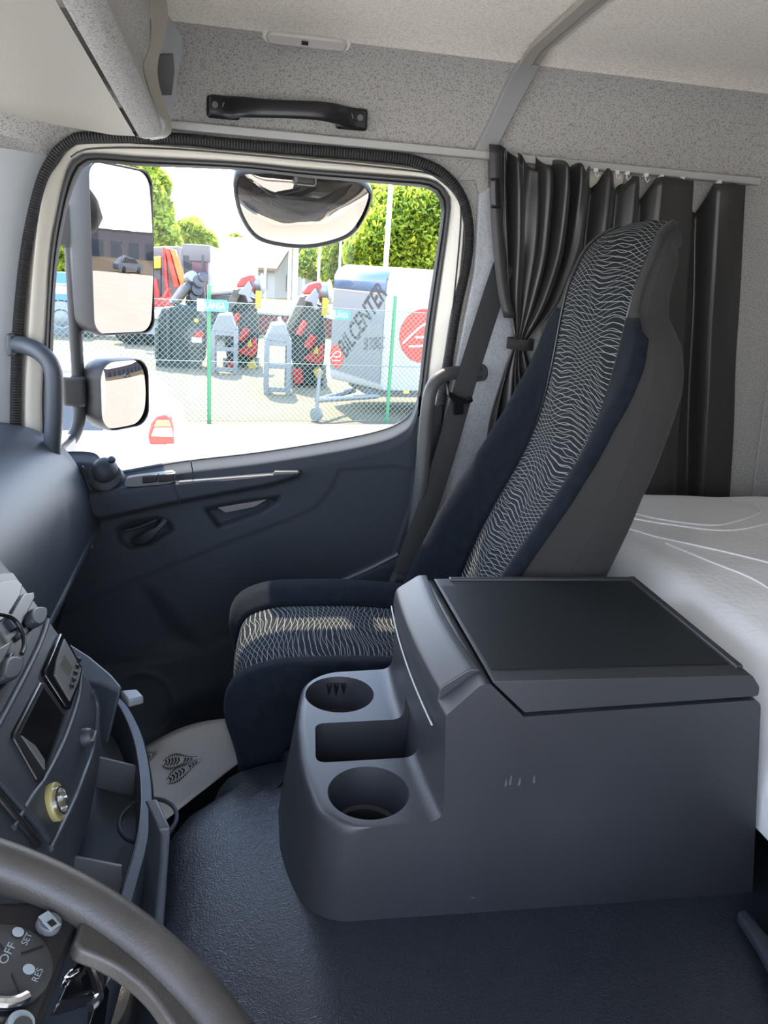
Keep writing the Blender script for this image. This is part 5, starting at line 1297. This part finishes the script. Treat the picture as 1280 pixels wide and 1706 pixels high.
c = aY(506, 470, 80); house('house', 'small white house between the trees and poles', V(c.x, 84, G+.016), 5, 5, 2.6, 1.8, .3, tw, mat('roof_grey', (.25, .24, .23), .8))
for px, y0p, Yp, r, nm, lb in ((652, 300, 21, .065, 'flag_pole', 'thick white pole rising behind the box trailer'), (494, 400, 24, .075, 'flag_pole', 'thick white pole beside the folded crane'), (443, 408, 50, .07, 'lamp_post', 'thin pole in front of the beige roofed house'), (484, 412, 50, .09, 'lamp_post', 'thin tan pole right of the white house gable'), (533, 408, 45, .07, 'lamp_post', 'thin pole in front of the right hand trees'), (573, 300, 40, .06, 'lamp_post', 'thin pole just left of the box trailer')):
    top_ = aY(px, y0p, Yp); b = V(top_.x, Yp, G)
    o = thing(nm, tuple(b), lb, 'pole'); build('pole', MB().tube([b, V(b.x, Yp, max(top_.z, 1) + (2.5 if y0p == 300 else .6))], r, 10), white, o)
# trees
leafm = bpy.data.materials.new('sunny_leaves'); leafm.use_nodes = True; n, l = leafm.node_tree.nodes, leafm.node_tree.links
b = n['Principled BSDF']; b.inputs['Roughness'].default_value = .6
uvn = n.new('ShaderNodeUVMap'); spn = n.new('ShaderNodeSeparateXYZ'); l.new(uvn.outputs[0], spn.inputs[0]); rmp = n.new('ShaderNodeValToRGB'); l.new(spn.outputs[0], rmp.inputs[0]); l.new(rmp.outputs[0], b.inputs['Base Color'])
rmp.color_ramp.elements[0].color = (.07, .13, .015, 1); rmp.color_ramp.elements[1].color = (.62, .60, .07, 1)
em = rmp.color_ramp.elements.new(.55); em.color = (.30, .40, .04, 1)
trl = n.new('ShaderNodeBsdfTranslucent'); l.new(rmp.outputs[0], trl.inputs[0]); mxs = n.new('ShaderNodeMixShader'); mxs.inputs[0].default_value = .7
l.new(b.outputs[0], mxs.inputs[1]); l.new(trl.outputs[0], mxs.inputs[2]); l.new(mxs.outputs[0], n['Material Output'].inputs[0])
bark = mat('bark', (.09, .07, .05), .9)
def tree(label, Y, blobs, nl, leaf, seed):
    rnd = random.Random(seed); cs_ = [(aY(x, y, Y+dy), r*Y/F) for x, y, r, dy in blobs]
    bx_ = sum(c.x for c, r in cs_)/len(cs_); base = V(bx_, Y, G+.016)
    t = thing('tree', tuple(base), label, 'tree'); mb = MB(); tot = sum(r*r for c, r in cs_)
    for c, r in cs_:
        for _ in range(int(1.9*nl*r*r/tot)):
            while True:
                d = V(rnd.gauss(0, 1), rnd.gauss(0, 1), rnd.gauss(0, 1)).normalized()
                if d.y < .5: break
            k = rnd.uniform(.72, 1.06)*(1+.16*noise.noise(d*2.5+c)); p = c+d*r*k
            a = V(rnd.gauss(0, 1), rnd.gauss(0, 1), rnd.gauss(0, 1)).normalized(); s_ = 0; b_ = a.orthogonal().normalized(); s = leaf*rnd.uniform(.4, .85)
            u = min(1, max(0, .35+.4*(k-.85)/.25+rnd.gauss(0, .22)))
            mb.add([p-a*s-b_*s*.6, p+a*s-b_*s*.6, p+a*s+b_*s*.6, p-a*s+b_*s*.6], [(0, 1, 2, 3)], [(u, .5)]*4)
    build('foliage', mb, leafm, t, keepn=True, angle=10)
    for c, r in cs_: 
        pass
    low = min(c.z for c, r in cs_)
    build('trunk', MB().tube([base, V(bx_, Y, max(low, G+1.5))], [.28, .16], 8), bark, t)
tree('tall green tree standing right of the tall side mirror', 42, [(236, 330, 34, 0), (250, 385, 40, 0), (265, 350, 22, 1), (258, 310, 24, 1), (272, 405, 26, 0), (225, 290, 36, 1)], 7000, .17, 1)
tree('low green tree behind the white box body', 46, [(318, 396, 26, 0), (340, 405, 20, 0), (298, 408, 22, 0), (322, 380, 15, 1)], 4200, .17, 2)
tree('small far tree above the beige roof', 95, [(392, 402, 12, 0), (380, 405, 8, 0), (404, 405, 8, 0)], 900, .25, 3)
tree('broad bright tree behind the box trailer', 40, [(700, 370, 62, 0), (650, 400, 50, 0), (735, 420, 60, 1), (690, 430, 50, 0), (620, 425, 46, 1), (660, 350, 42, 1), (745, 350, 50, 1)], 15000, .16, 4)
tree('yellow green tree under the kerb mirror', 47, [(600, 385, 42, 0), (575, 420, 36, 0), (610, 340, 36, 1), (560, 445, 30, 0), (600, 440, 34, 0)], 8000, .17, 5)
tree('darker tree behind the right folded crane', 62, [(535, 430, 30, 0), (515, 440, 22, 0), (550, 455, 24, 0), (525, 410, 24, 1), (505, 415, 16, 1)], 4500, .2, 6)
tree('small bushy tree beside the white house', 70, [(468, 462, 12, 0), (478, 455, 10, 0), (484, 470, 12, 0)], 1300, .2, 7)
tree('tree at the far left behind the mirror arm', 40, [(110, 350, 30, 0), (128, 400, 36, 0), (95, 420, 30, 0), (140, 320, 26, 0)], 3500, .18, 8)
# behind the truck, reflected in the side mirror: a grey car and a long building
cr_ = thing('grey_car', (42, 10.6, G), 'blue grey car reflected in the tall side mirror', 'car')
sd = rounded([(-2.1, .25), (2.1, .25), (2.15, .6), (2.0, .9), (1.4, 1.0), (.6, 1.45), (-1.2, 1.45), (-1.9, .95), (-2.15, .8)], [.1, .1, .1, .1, .1, .2, .3, .1, .1], 4)
gcar = mat('car_blue_grey', (.10, .13, .17), .3)
def gc(u, w, z): return V(42+.35*u+w*.93, 10.6+.93*u-w*.35, G+z)
build('body', MB().grid([[gc(p.x, w*(1-.2*max(0, (p.y-.9)/.5)), p.y) for p in sd] for w in (-.85, .85)], cu=True, caps=True), gcar, cr_, angle=40)
build('side_window', MB().prism([gc(x, -.80, z) for x, z in ((-1.7, .98), (1.2, 1.0), (.55, 1.38), (-1.15, 1.38))], (-.03, 0, 0)), glassd, cr_)
for u in (-1.3, 1.3): build('wheel', MB().lathe([(.2, -.02), (.33, 0), (.33, .2)], gc(u, -.86, .33), (.93, -.35, 0), 20), black, cr_)
wh = thing('warehouse', (104, 26, G), 'long pale warehouse reflected in the tall side mirror', 'building')
build('walls', MB().box(V(104, 26, G+3), (10, 70, 6)), mat('wall_mauve', (.14, .125, .15), .8), wh); build('roof', MB().box(V(104, 26, G+6.1), (10.6, 70.6, .3)), dgrey, wh)
for k in range(9): build('gate', MB().box(V(98.95, 0+6*k, G+1.9), (.12, 3.6, 3.6)), mat('gate_blue', (.03, .05, .08), .5), wh)
